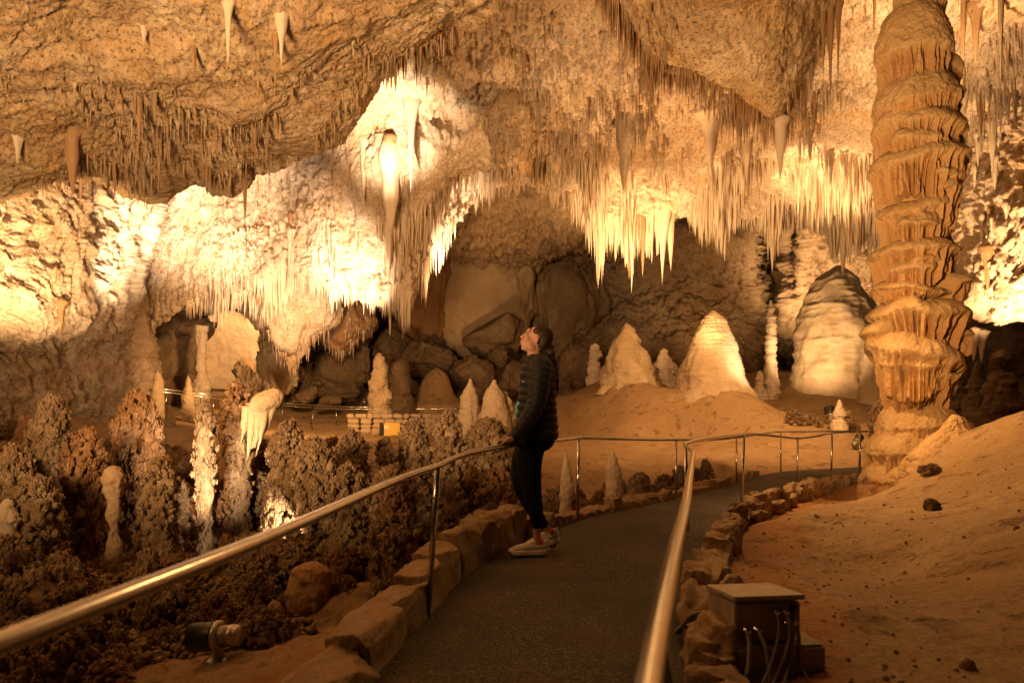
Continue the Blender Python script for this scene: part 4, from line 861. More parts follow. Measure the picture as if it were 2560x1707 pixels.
# single ones the photo shows clearly
for a in [
 (110, 1000, 1300, 110, 'tall', 0, 'pop', 'big round-headed popcorn stalagmite at far left below the railing', None, 8.8),
 (340, 988, 1270, 125, 'tall', 4, 'popred', 'massive dark red popcorn stalagmite rising left of the lit one', None, 8.8),
 (514, 1008, 1262, 62, 'tall', 1, 'pop', 'slender popcorn stalagmite glaring white under its own lamp', None, 8.4),
 (583, 962, 1300, 100, 'tall', 2, 'popred', 'dark popcorn stalagmite with a lit right edge, behind the mushroom formation', None, 9.4),
 (605, 925, 1150, 80, 'tall', 3, 'pop', 'tall dark popcorn stalagmite standing just in front of the alcove', None, 12.5),
 (775, 1100, 1325, 115, 'tall', 4, 'pop', 'wide popcorn stalagmite right of the mushroom formation', None, 8.0),
 (868, 1085, 1290, 110, 'tall', 0, 'pop', 'popcorn stalagmite left of the lit yellow panel in the stone wall', None, 9.2),
 (606, 1062, 1265, 58, 'tall', 1, 'pop', 'ragged popcorn pillar lit white below the mushroom-headed flowstone', None, 9.15),
 (690, 1205, 1352, 62, 'bush', 4, 'pop', 'small popcorn stalagmite burning white in lamplight above the near handrail', None, 7.9),
 (862, 1165, 1400, 120, 'tall', 3, 'pop', 'brown popcorn stalagmite behind the near handrail', None, 6.4),
 (985, 1175, 1440, 130, 'tall', 2, 'popred', 'dark red hollow popcorn stalagmite beside the near handrail post', None, 5.9),
 (1130, 1035, 1260, 90, 'tall', 1, 'pop', 'popcorn stalagmite with drip ribs just left of the woman\'s arm', None, 9.2),
 (1215, 1050, 1260, 120, 'tall', 4, 'pop', 'broad popcorn mound carrying the cream trio, behind the woman\'s arm', None, 12.5),
 (1040, 1060, 1240, 100, 'tall', 0, 'pop', 'popcorn stalagmite right of the lit yellow panel', None, 10.5),
 (972, 1100, 1260, 70, 'tall', 3, 'pop', 'round-topped popcorn stalagmite before the lit yellow panel', None, 10.0),
 (405, 1150, 1330, 100, 'tall', 3, 'pop', 'popcorn stalagmite in front of the slender glaring one', None, 7.2),
 (230, 1080, 1330, 120, 'tall', 1, 'popred', 'reddish popcorn stalagmite between the two big ones on the left', None, 7.6),
 (40, 1120, 1360, 110, 'tall', 4, 'pop', 'popcorn stalagmite at the left edge, in front of the round-headed one', None, 6.8),
 (2210, 1000, 1100, 60, 'tall', 1, 'pop', 'popcorn stalagmite half hidden behind the left side of the great column', None),
 (2110, 1025, 1075, 60, 'bush', 0, 'pop', 'popcorn clump beside the little lit stalagmite', None),
 (2025, 1035, 1062, 50, 'bush', 2, 'pop', 'popcorn clump left of the small black floor lamp', None),
 (1985, 1025, 1058, 60, 'bush', 3, 'pop', 'popcorn clump at the foot of the sandy mound', None),
 (2330, 1205, 1240, 52, 'bush', 0, 'pop', 'dark popcorn crust on the flowstone slope by the column', None, 8.6),
 (2330, 1282, 1303, 40, 'bush', 2, 'pop', 'small dark popcorn crust lower on the flowstone slope', None, 7.2),
 (235, 1510, 1600, 190, 'bush', 0, 'pop', 'popcorn clump under the near end of the left handrail', None, 4.4),
 (650, 1530, 1605, 150, 'bush', 2, 'pop', 'popcorn clump right of the black canister lamp', None, 4.55),
 (265, 1655, 1740, 160, 'bush', 3, 'popred', 'dark popcorn clump at the bottom left of the picture', None, 3.7),
 (640, 1440, 1520, 140, 'bush', 1, 'pop', 'popcorn clump behind the lamp and left of the rusty stub', None, 5.1),
 (860, 1490, 1560, 70, 'bush', 2, 'popred', 'small dark popcorn clump right of the rounded rusty stalagmite', None, 5.3)]:
    o_ = pop(*a)
    if 'glaring white' in a[7]: spot((o_.location.x + .35, o_.location.y - .9, o_.location.z + .8), (o_.location.x, o_.location.y, o_.location.z + 1.1), 260, WHITE, 75, .8, .03)
    if 'burning white' in a[7]: spot((o_.location.x + .36, o_.location.y - .42, o_.location.z + .35), (o_.location.x, o_.location.y, o_.location.z + .50), 110, WHITE, 80, .8, .03)
def in_basin(x, y): 
    i = np.argmin(np.hypot(pl[:, 0] - x, pl[:, 1] - y)); return (x < pl[i, 0] - .38 and y < pl[i, 1] + 6) or (y > pl[i, 1] + .45 and x < pl[i, 0] + 1 and y < 17)
tries = 0; nb = {'tall': 0, 'bush': 0}
while tries < 9000 and nb['tall'] + nb['bush'] < 255:
    tries += 1
    y = random.uniform(3.6, 15.0); x = random.uniform(-.80 * y, .22 * y + 1.0)
    if not in_basin(x, y): continue
    if y > 11.5 and x > -1.0 and y > 9.5 + (x + 1) * .9: continue                      # sandy ground stays bare
    q = proj(np.array([x, y, -.3])); far = y > 6.2
    if 430 < q[0] < 720 and 6.8 < y < 8.9: continue
    if 215 < q[0] < 345 and 4.6 < y < 7.1: continue
    hide = 400 < q[0] < 800 and 4.8 < y < 7.4
    if 840 < q[0] < 1060 and y > 11: continue
    if 250 < q[0] < 720 and 1560 < q[1]: continue                                    # the bare patch by the lamp
    if -1.7 < x < -.7 and y < 5.2: continue
    kd = 'tall' if far and not hide and x < -.6 and random.random() < .38 and y < 12 else 'bush'
    Wd = random.uniform(.34, .62) if kd == 'tall' else random.uniform(.22, .62) * (1 if x < 0 else .75)
    if any((x - a) ** 2 + (y - b) ** 2 < ((r + Wd / 2) * .62) ** 2 for a, b, r in PL_): continue
    H = Wd * random.uniform(1.5, 2.6) if kd == 'tall' else Wd * random.uniform(.55, 1.25)
    if x > .2 or y > 11: H = min(H, .45)
    if hide: H = min(H, .36)
    near = x > -.2
    lab, grp = (('brown popcorn stalagmite in the crowded basin left of the railing', 'popcorn stalagmites in the basin') if kd == 'tall' else
                ('low popcorn clump in the strip between the curving railing and the sandy floor', 'popcorn clumps behind the curving railing') if near else
                ('low brown popcorn clump on the basin floor left of the handrail', 'popcorn clumps on the basin floor'))
    pop(0, 0, 0, 0, kd, random.randrange(5), random.choice(['pop', 'pop', 'pop', 'popred']), lab, grp, loc=(x, y, floor_z(x, y, False)[0]), H=H, Wd=Wd); nb[kd] += 1
# ground cover of loose knobs, in cauliflower heads
N_ = 5200
y = 3.2 + 12.3 * rng.random(N_) ** 1.3; x = rng.uniform(-1, 1, N_) * y * .5 - .32 * y + .8
cl = fbm(np.c_[x * 1.5, y * 1.5, x * 0], 3, s=91)
ok = (cl > -.12)
dmin = np.full(N_, 1e9); side = np.zeros(N_)
for p_, w_ in zip(pl, pw):
    d_ = np.hypot(x - p_[0], y - p_[1]); m = d_ < dmin; dmin[m] = d_[m]; side[m] = np.where(x[m] < p_[0], 1, np.where(y[m] > p_[1] + .3, 1, -1))
ok &= (dmin > .5) & (side > 0) & ~((y > 11.5) & (x > -1)) & ~((x > -2.3) & (x < -.3) & (y < 5.4) & (cl < .45)) & ~((x > -2.6) & (x < -.5) & (y < 4.6))
x, y, cl = x[ok], y[ok], cl[ok]; n = len(x)
z = floor_z(x, y, True); rho = rng.uniform(.05, .15, n) * (.8 + .5 * np.clip(cl, 0, 1))
ci = rng.integers(0, n, n * 34); d_ = rng.normal(size=(len(ci), 3)); d_[:, 2] = np.abs(d_[:, 2]) + .1; d_ /= np.linalg.norm(d_, axis=1, keepdims=True)
s1 = np.clip(rho[ci] * rng.uniform(.14, .38, len(ci)), .007, .028)
T = np.stack([x, y, z], -1)[ci] + d_ * (rho[ci] * rng.uniform(.6, 1.1, len(ci)))[:, None] * np.array([1.15, 1.15, .8])
V, fs = merge([batch(*ICO1, s1[:, None] * rng.uniform(.75, 1.3, (len(ci), 3)), T), batch(*ICO1, np.stack([rho * .8] * 3, -1) * np.array([1, 1, .7]), np.stack([x, y, z], -1))])
tag(mk('popcorn_ground_cover', V, fs, M['pop']), kind='stuff')

# ------------------------------------------------------------------ handrails
def part(name, parts, mat, root, smooth=True, label=None):
    V, fs = merge(parts) if isinstance(parts, list) else parts
    V = V - np.array(root.matrix_world.translation if False else root.location)
    o = mk(name, V, fs, mat, root, smooth)
    if label: o['label'] = label
    return o
def seg_post(a, b, r=.0165):
    return tube(np.array([a, b]), r, 12)
root = empty('handrail', tuple(W(1070, 1540, 3.98)))
rp = np.array([(-1.30, -2.6, .855), (-1.05, -1.0, .858), (-.777, 1.036, .862), W(697, 1330, 1.935), W(1000, 1196, 3.2), W(1095, 1163, 3.84), W(1165, 1134, 4.3), W(1260, 1115, 4.95), W(1330, 1106, 5.6), W(1395, 1100, 6.4), W(1440, 1095, 7.05), W(1475, 1094, 7.5), W(1560, 1097, 8.6), W(1690, 1099, 10.1), W(1790, 1098, 11.6), W(1841, 1093, 12.5), W(1915, 1083, 14), W(1952, 1079, 15), W(2050, 1078, 15.6), W(2148, 1078, 16), W(2320, 1080, 17.3)])
part('rail', tube(rp, .0188, 16, 260), M['steel'], root)
M['yellow'] = flat('yellow_tape', (.55, .38, .05), .5)
for a, b, in [((1095, 1166, 3.84), (1069, 1545, 3.97)), ((1447, 1097, 7.16), (1443, 1308, 7.16)), ((1690, 1102, 10.1), (1690, 1250, 10.1)), ((1841, 1096, 12.5), (1841, 1214, 12.5)), ((1952, 1082, 15), (1952, 1184, 15)), ((2148, 1081, 16), (2148, 1176, 16))]:
    p = part('post', seg_post(W(*a), W(*b)), M['steel'], root)
    if a[0] == 1095:
        A, B = W(*a), W(*b); q0, q1 = A + (B - A) * .19, A + (B - A) * .206; t_ = mk('tape_band', tube(np.array([q0, q1]), .019, 12)[0] - np.array(root.location), tube(np.array([q0, q1]), .019, 12)[1], M['yellow'], p)
tag(root, 'steel handrail the woman leans on, running along the left edge of the walkway', 'railing')
root = empty('handrail', (1.68, 6.6, 0))
rp = np.array([(-.36, -1.2, .86), (-.10, -.2, .86), (.14, .75, .861), (.375, 1.6, .861), (.635, 2.5, .861), (.91, 3.5, .86), (1.185, 4.5, .86), (1.455, 5.5, .86), W(1713, 1114, 6.35), W(1722, 1106, 6.55), W(1760, 1098, 6.9), W(1855, 1086, 7.8), W(1905, 1086, 8.7), W(1960, 1092, 10.2), W(1994, 1095, 11.2), W(2040, 1090, 11.7), W(2080, 1082, 12.1), W(2150, 1078, 13.5), W(2320, 1080, 15.8)])
part('rail', tube(rp, .0188, 16, 260), M['steel'], root)
for a, b in [((.238, 1.14, .85), (.40, 1.16, 0)), ((1.64, 6.45, .85), (1.66, 6.45, 0)), (W(1860, 1088, 7.8), W(1853, 1280, 7.8)), (W(1994, 1097, 11.2), W(1994, 1232, 11.2)), (W(2080, 1084, 12.1), W(2078, 1210, 12.1)), (W(2150, 1080, 13.5), W(2150, 1192, 13.5))]:
    part('post', seg_post(a, b), M['steel'], root)
tag(root, 'steel handrail on the right side of the walkway, running right up to the camera', 'railing')
def far_rail(pts, posts, label, hgt, r=.024):
    P = np.array([W(*p) for p in pts]); root = empty('handrail', tuple(P[0]))
    part('rail', tube(P, r, 8, 80), M['steel'], root)
    for px in posts:
        k = np.interp(px, [p[0] for p in pts], np.arange(len(pts))); i = min(int(k), len(pts) - 2); a = P[i] + (P[i + 1] - P[i]) * (k - i)
        b = a.copy(); b[2] = min(a[2] - hgt, floor_z(a[0], a[1], False)[0] - .02) if hgt < 1.2 else a[2] - hgt
        part('post', seg_post(a, b, r * .8), M['steel'], root)
    return tag(root, label, 'railing')
far_rail([(-300, 986, 23), (0, 974, 24), (150, 967, 24), (290, 964, 24), (420, 974, 25), (550, 990, 26), (690, 1006, 28), (850, 1016, 29.3), (1000, 1017, 29.8), (1150, 1017, 30)], [-120, 105, 288, 415, 532, 705, 780, 840, 945, 1035, 1130], 'thin far railing crossing the left half of the cave, the farther of the two', .9)
far_rail([(-300, 994, 22), (0, 982, 23), (150, 972, 23), (290, 970, 23), (420, 981, 24), (550, 998, 25), (690, 1012, 27), (850, 1022, 28.3), (1000, 1022, 28.8), (1150, 1022, 29)], [-150, 72, 268, 500, 660, 780, 888, 940, 975, 1050], 'thin far railing crossing the left half of the cave, the nearer of the two', .9)
far_rail([(2370, 994, 20), (2480, 995, 20), (2700, 998, 19)], [2431, 2490, 2560], 'short far railing right of the great column', .9)
far_rail([(845, 984, 33), (905, 982, 33.2), (960, 984, 33)], [850, 872, 910, 955], 'short railing far back behind the white-sided stalagmite', .9)

# ------------------------------------------------------------------ kerb stones
def kerb(P, off, spans, seed, label, group, sq=7.0):
    s = np.r_[0, np.cumsum(np.linalg.norm(np.diff(P[:, :2], axis=0), axis=1))]
    for k, (s0, s1, h, th, zoff) in enumerate(spans):
        sm = (s0 + s1) / 2; c = np.array([np.interp(sm, s, P[:, i]) for i in range(3)]); c2 = np.array([np.interp(sm + .05, s, P[:, i]) for i in range(3)])
        t = (c2 - c)[:2]; t /= np.linalg.norm(t); n = np.array([-t[1], t[0]]) * off
        loc = (c[0] + n[0] * (th * .5), c[1] + n[1] * (th * .5), c[2] + h / 2 - .07 + zoff)
        V, Fc = block_mesh(seed + k, *((.14, .06, .08) if sq > 5 else (.30, .12, .2)))
        o = mk('kerb_stone', V * np.array([(s1 - s0) * .5, th * .52, h * .5 + .04]), [Fc], M['stone']); o.location = loc
        o.rotation_euler = (random.uniform(-.08, .08), random.uniform(-.08, .08), math.atan2(t[1], t[0]) + random.uniform(-.08, .08)); tag(o, label, 'stone', group)
sp, a = [], 3.2
for w, h in [(.62, .17), (.7, .19), (.55, .20), (.5, .24), (.42, .25), (.46, .30), (.36, .31), (.40, .33), (.30, .35), (.34, .36), (.32, .36)]:
    sp.append((a, a + w + .01, h * .88, .22, 0)); a += w
kerb(pl, 1, sp, 700, 'upright limestone block in the low kerb wall along the left of the walkway', 'kerb blocks left of the walkway')
sp = []; a += .05
while a < 17.5:
    w = random.uniform(.16, .34); sp.append((a, a + w, random.uniform(.08, .19), random.uniform(.14, .24), 0)); a += w + random.uniform(0, .04)
kerb(pl, 1, sp, 740, 'small rough edging stone along the far left edge of the walkway', 'small edging stones left of the walkway')
sp, a = [], 3.6
while a < 17:
    w = random.uniform(.14, .36); sp.append((a, a + w, random.uniform(.07, .22), random.uniform(.14, .28), 0)); a += w * random.uniform(.86, 1.02)
kerb(pr, -1, sp, 800, 'rough edging rock between the right side of the walkway and the flowstone slope', 'edging rocks right of the walkway', 3.0)
rock('edging_boulder', (1.18, 3.75, .10), (.17, .16, .2), 850, M['stone'], (0, 0, .4), 'large brown rock behind the grey metal box', 'stone')
rock('edging_boulder', (.93, 2.55, .02), (.20, .2, .17), 851, M['stone'], (0, 0, .9), 'squared rock at the bottom of the picture, left of the grey metal box', 'stone', sq=2.4, cuts=8)
rock('edging_boulder', (.98, 3.15, .08), (.17, .2, .16), 852, M['stone'], (0, 0, .2), 'sloping rock between the right handrail and the grey metal box', 'stone', sq=2)

# ------------------------------------------------------------------ grey junction box on its concrete block
M['boxmetal'] = flat('dusty_grey_metal', (.34, .27, .21), .55, 0.0, .4, 9, .001, .3)
M['concrete'] = flat('concrete', (.36, .28, .20), .85, 0, .2, 22, .004, .2)
M['cable'] = flat('grey_cable', (.22, .19, .16), .5)
M['black'] = flat('black_plastic', (.012, .011, .010), .45)
bx = empty('junction_box', (1.15, 3.18, floor_z(1.15, 3.2)[0] - .02), math.radians(7)); zb = 0.0
blk = mk('concrete_block', *box(.02, .07, .06, .46, .42, .16, .012), M['concrete'], bx, False)
mk('box_body', *box(0, .06, .235, .315, .29, .175, .006), M['boxmetal'], bx, False)
lid = mk('lid', *(lambda b: (xf(b[0], (0, .055, .335), (math.radians(-5), 0, 0)), b[1]))(box(0, 0, 0, .335, .33, .022, .004)), M['boxmetal'], bx, False)
Vh, fh = lathe([(0, 0), (.021, 0), (.021, -.003), (0, -.003)], 20); mk('knockout_hole', xf(Vh, (.12, -.088, .29), (math.radians(-90), 0, 0)), fh, M['black'], bx)
mk('latch', *merge([box(.132, -.092, .165, .022, .012, .035, .002), box(.132, -.1, .17, .012, .01, .02, .002)]), M['steel'], bx, False)
for i, (x, z, r, path) in enumerate([(-.11, .205, .017, [(-.11, -.11, .20), (-.12, -.15, .16), (-.15, -.2, .08), (-.2, -.24, .01)]), (-.055, .205, .018, [(-.055, -.11, .20), (-.05, -.16, .15), (-.048, -.19, .06), (-.05, -.22, -.02)]),
      (.03, .285, .013, [(.03, -.105, .285), (.03, -.13, .24), (.01, -.15, .17), (-.05, -.2, .08), (-.12, -.26, .02)]), (.072, .285, .013, [(.072, -.105, .285), (.075, -.135, .24), (.06, -.155, .16), (-.01, -.2, .06), (-.10, -.28, .0)]),
      (.085, .23, .012, [(.085, -.10, .235), (.085, -.135, .19), (.07, -.155, .12), (.02, -.21, .04), (-.06, -.3, .0)]), (.115, .235, .013, [(.115, -.105, .24), (.12, -.135, .19), (.115, -.15, .08), (.135, -.2, .01), (.18, -.2, .0), (.23, -.05, .03)])]):
    V1, f1 = lathe([(0, .0), (r * 1.25, 0), (r * 1.25, .012), (r, .014), (r, .032), (r * .8, .036), (0, .036)], 12)
    con = mk('cable_gland', xf(V1, (x, -.085, z), (math.radians(90), 0, 0)), f1, M['steel'], bx)
    mk('cable', *tube(np.array(path), .0075 if i > 1 else .0105, 8, 30), M['cable'], con)
tag(bx, 'dusty grey metal electrical box on a concrete block with looping cables', 'electrical box')
for i in range(3):
    p = np.array([(.86 + .02 * i, 3.62, .02), (.90, 3.5 - .02 * i, .12 + .02 * i), (.98, 3.38, .17 + .015 * i), (1.02 + .01 * i, 3.3, .13)])
    tag(mk('loose_cable', *tube(p, .008, 8, 24), M['cable']), 'loose dark cable looping behind the left side of the grey metal box', 'cable', 'loose cables by the box')

# ------------------------------------------------------------------ floor lamps
M['silver'] = flat('dull_aluminium', (.45, .40, .34), .4, .9)
M['lens'] = flat('lamp_glass', (.5, .45, .35), .1)
def canister(loc, aim, k, label):
    r = empty('floor_lamp', tuple(loc)); q = Vector(aim).normalized().to_track_quat('Z', 'Y').to_matrix(); q = np.array(q)
    def put(n, prof, mt, seg=24):
        V, f = lathe(prof, seg); return mk(n, (V * k) @ q.T + np.array([0, 0, .11 * k]), f, mt, r)
    put('hood', [(0, .0), (.074, .0), (.078, .02), (.078, .15), (.072, .152), (.070, .03), (0, .03)], M['black'])
    put('collar', [(.0, -.02), (.072, -.02), (.084, -.012), (.084, .004), (.078, .006)], M['silver'])
    put('socket', [(0, -.13), (.050, -.13), (.055, -.12), (.055, -.10), (.058, -.098), (.058, -.07), (.055, -.068), (.055, -.02)], M['silver'])
    put('lens', [(0, .10), (.071, .10)], M['lens'])
    mk('bracket', *merge([box(0, 0, .03 * k, .016 * k, .12 * k, .10 * k, .002), box(0, 0, -.02 * k, .10 * k, .12 * k, .014 * k, .002)]), M['silver'], r, False)
    return tag(r, label, 'lamp')
g = ground_hit(545, 1650); canister((g[0], g[1], g[2] + .02), (-1, .15, -.10), 1.15, 'black canister lamp with silver collar lying on the bare basin floor')
g = ground_hit(800, 1345); canister((g[0] + .02, g[1], g[2] + .03), (-.8, .3, .5), 1.0, 'small black lamp tucked in the popcorn above the middle of the left handrail')
g = ground_hit(2076, 1062); canister(g + np.array([0, 0, .05]), (.1, .5, .9), 2.0, 'small black floor lamp in front of the giant dome')
g = ground_hit(2142, 1122); canister(g + np.array([0, 0, .05]), (.6, .4, .6), 1.4, 'small black floor lamp by the far end of the railing next to the great column')

# ------------------------------------------------------------------ far stone retaining wall with a lit yellow panel
rw = empty('retaining_wall', tuple(W(1000, 1110, 27))); r_ = np.random.default_rng(5); parts = []
x0, x1 = W(868, 0, 27)[0], W(1135, 0, 27)[0]; zt, zb_ = W(0, 1042, 27)[2], W(0, 1135, 27)[2]; z = zb_
while z < zt:
    h = r_.uniform(.13, .24); x = x0
    while x < x1:
        w = r_.uniform(.2, .55); V, f = box(0, 0, 0, w * r_.uniform(.86, .98), .35, h * r_.uniform(.75, 1.1), .035); V = xf(V, rot=(0, r_.uniform(-.12, .12), 0)) + .035 * fbm(V * 5 + x * 3 + z, 2)[:, None]
        parts.append((V + np.array([x + w / 2, 27 + r_.uniform(-.04, .04), z + h / 2]), f)); x += w
    z += h
part('stones', parts, M['dome'], rw, False)
tag(rw, 'low dry-stone wall holding up the far path, warm lit at its left end', 'wall')
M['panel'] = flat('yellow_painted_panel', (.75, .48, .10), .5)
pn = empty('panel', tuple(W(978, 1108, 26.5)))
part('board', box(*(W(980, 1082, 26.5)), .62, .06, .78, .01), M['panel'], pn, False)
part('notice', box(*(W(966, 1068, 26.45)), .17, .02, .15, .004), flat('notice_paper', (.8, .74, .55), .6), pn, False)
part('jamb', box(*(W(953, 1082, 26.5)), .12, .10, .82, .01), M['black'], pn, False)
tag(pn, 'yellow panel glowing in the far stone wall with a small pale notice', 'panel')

# ------------------------------------------------------------------ the woman at the railing
M['skin'] = flat('skin', (.46, .25, .16), .6, 0, .25)
M['hair'] = flat('dark_brown_hair', (.040, .020, .010), .55, 0, .3, 60, .004, .4)
M['jacket'] = flat('black_puffer_nylon', (.013, .011, .010), .62, 0, .35, 30, .003, .2)
M['leggings'] = flat('black_leggings', (.007, .006, .006), .8, 0, .15)
M['shoe'] = flat('pale_mesh_shoe', (.62, .58, .48), .7, 0, .3, 120, .001, .1)
M['sole'] = flat('white_foam_sole', (.72, .60, .52), .6)
M['sock'] = flat('red_sock', (.55, .06, .03), .8)
M['teal'] = flat('teal_shirt', (.10, .42, .40), .8)
M['eye'] = flat('dark_eye', (.03, .018, .012), .15); M['white'] = flat('eye_white', (.42, .36, .31), .4)
M['lip'] = flat('lips', (.42, .16, .12), .45); M['mark'] = flat('white_mark', (.6, .55, .5), .6)
PD = 5.4; PB = W(1340, 1384, PD)
def hp(px, py, y=0.0):
    return W(px, py, PD + y)
PX = PD / F
def balls(pts):
    """list of (centre(3), radii or r) -> overlapping closed spheres"""
    return merge([(ICO3[0] * np.asarray(r) + np.asarray(c), [ICO3[1]]) for c, r in pts])
def sweep(path, n=14):
    """path rows (x,y,z,r): overlapping spheres along it"""
    Q = catmull(np.array(path, float), n); return [(q[:3], q[3]) for q in Q]
wr = empty('person', tuple(PB))
def body_part(name, geo, mat, vox=None, parent=None, sm=6, label=None):
    V, f = geo; o = mk(name, V - PB, f, M[mat], parent or wr)
    if vox:
        m = o.modifiers.new('remesh', 'REMESH'); m.mode = 'VOXEL'; m.voxel_size = vox; m.use_smooth_shade = True
        s = o.modifiers.new('smooth', 'SMOOTH'); s.factor = .5; s.iterations = sm
    if label: o['label'] = label
    return o
# head frame
HC = hp(1341, 849); ta = math.radians(24)
fw, up_, sd = np.array([-math.cos(ta), 0, math.sin(ta)]), np.array([math.sin(ta), 0, math.cos(ta)]), np.array([0, -1.0, 0])
R3 = np.stack([fw, sd, up_], 0)
def hd(f, s, u): return HC + f * fw + s * sd + u * up_
def hball(f, s, u, rf, rs=None, ru=None):
    rs = rs or rf; ru = ru or rf
    return ((ICO3[0] * np.array([rf, rs, ru])) @ R3 + hd(f, s, u), [ICO3[1]])
head = [hball(-.015, 0, .03, .094, .074, .094), hball(.034, 0, -.035, .058, .056, .082), hball(.052, 0, -.095, .032, .030, .024), hball(.066, 0, -.100, .020), hball(.078, 0, .035, .022, .05, .03), hball(.072, 0, -.07, .028, .032, .03)]
for s in (-1, 1):
    head += [hball(.01, s * .045, -.075, .038, .022, .03), hball(.062, s * .036, -.028, .030, .024, .026), hball(.088, s * .028, .022, .013, .024, .010), hball(-.006, s * .076, -.014, .017, .010, .029), hball(-.010, s * .083, -.008, .012, .008, .023)]
for k in range(8):
    t = k / 7; head.append(hball(.094 + .019 * t, 0, .012 - .040 * t, .009 + .006 * t, .008 + .005 * t, .010))
head += [hball(.104, .010, -.034, .010), hball(.104, -.010, -.034, .010), hball(.100, 0, -.058, .011, .020, .008), hball(.097, 0, -.072, .011, .019, .009)]
neck = balls(sweep([(*hd(-.02, 0, -.05), .055), (*hd(-.025, 0, -.11), .052), (*hp(1340, 893), .056), (*hp(1345, 915), .075)], 12))
# arms / legs under the clothes and bare hands, ankles
def hand(wrist, palm, side, fdir, n_out):
    """palm lies on the rail; fingers spread along 'side', reach along fdir and curl down round it"""
    pts = sweep([(*wrist, .024), (*((wrist + palm) / 2), .027), (*palm, .026)], 8)
    for i, (o, Lf) in enumerate([(-.033, .062), (-.011, .072), (.011, .068), (.031, .052)]):
        b = palm + side * o; a1 = b + fdir * .026 + np.array([0, 0, .008]); a2 = a1 + fdir * Lf * .42 + np.array([0, 0, -.012]); a3 = a2 + fdir * Lf * .12 + np.array([0, 0, -Lf * .5])
        pts += sweep([(*b, .0125), (*a1, .0105), (*a2, .0095), (*a3, .008)], 12)
    b = palm - side * .028 - fdir * .012; pts += sweep([(*b, .013), (*(b - side * .026 + fdir * .012 + np.array([0, 0, -.006])), .0105), (*(b - side * .038 + fdir * .036 + np.array([0, 0, -.022])), .0085)], 9)
    return pts
rail_at = np.array([np.interp(4.98, rpL[:, 1], rpL[:, i]) for i in range(3)]) if False else W(1262, 1114, 4.97)
palm = rail_at + np.array([.012, 0, .034]); wrist = hp(1281, 1097, -.30)
nh = hand(wrist, palm, np.array([.30, .95, 0]), np.array([-.95, .30, 0]), -1)
wrist2 = hp(1322, 1090, .16); palm2 = W(1318, 1107, 5.45) + np.array([.012, 0, .034]); fh_ = hand(wrist2, palm2, np.array([.3, .95, 0]), np.array([-.95, .3, 0]), 1)
body = [balls([]) if False else merge(head), neck]
limb = []
limb += nh + fh_
limb += sweep([(*hp(1352, 925, -.15), .06), (*hp(1340, 1012, -.24), .045), (*wrist, .026)], 22) + sweep([(*hp(1352, 925, .15), .06), (*hp(1345, 1012, .22), .045), (*wrist2, .026)], 22)
limb += [(hp(1343, y_), (.105, .13, .09)) for y_ in (935, 965, 1000, 1035, 1070)]
limb += sweep([(*hp(1330, 1100, -.08), .085), (*hp(1331, 1225, -.07), .058), (*hp(1341, 1315, -.07), .034), (*hp(1344, 1350, -.07), .034), (*hp(1345, 1366, -.07), .036)], 34)
limb += sweep([(*hp(1328, 1100, .08), .085), (*hp(1307, 1218, .08), .058), (*hp(1363, 1314, .10), .034), (*hp(1378, 1345, .10), .034), (*hp(1381, 1358, .10), .036)], 34)
V, f = merge(body + [balls(limb)])
skin_o = body_part('body', (V, f), 'skin', .0045, sm=5)
# face details
for s in (-1, 1):
    e = merge([hball(.0835, s * .031, .003, .0095)]); eo = body_part('eye', e, 'white'); body_part('iris', merge([hball(.0905, s * .0315, .005, .0050)]), 'eye', parent=eo)
    body_part('eyebrow', merge([hball(.096 - .006 * k, s * (.018 + .008 * k),   .027 + .002 * math.sin(k), .0035, .0055, .0024) for k in range(3)]), 'hair')
    body_part('eyelash', merge([hball(.094 - .003 * k, s * (.024 + .005 * k), .0115, .004, .005, .0026) for k in range(3)]), 'hair')
body_part('lips', merge([hball(.106, 0, -.0585, .006, .017, .004), hball(.103, 0, -.069, .007, .016, .005)]), 'lip')
# hair drawn back into a braid down the back
hair = [hball(-.030, 0, .044, .094, .079, .090), hball(-.058, 0, .0, .072, .074, .080), hball(.018, 0, .092, .046, .052, .030)]
for s in (-1, 1): hair += [hball(.012, s * .056, .058, .044, .020, .034), hball(-.060, s * .060, .005, .034, .020, .05)]
hair += [hball(-.105, 0, -.03, .04, .045, .05)]
bp = catmull(np.array([[*hp(1374, 868), .036], [*hp(1380, 890, -.01), .030], [*hp(1386, 915, -.02), .025], [*hp(1392, 945, -.02), .020], [*hp(1394, 970, -.02), .013], [*hp(1394, 984, -.02), .008]]), 34)
for k, q in enumerate(bp): hair.append((ICO3[0] * np.array([q[3], q[3] * 1.1, q[3] * .8]) + q[:3] + np.array([.0, .012 * math.sin(k * 1.1), 0]), [ICO3[1]]))
body_part('hair', merge(hair), 'hair', .005, sm=9)
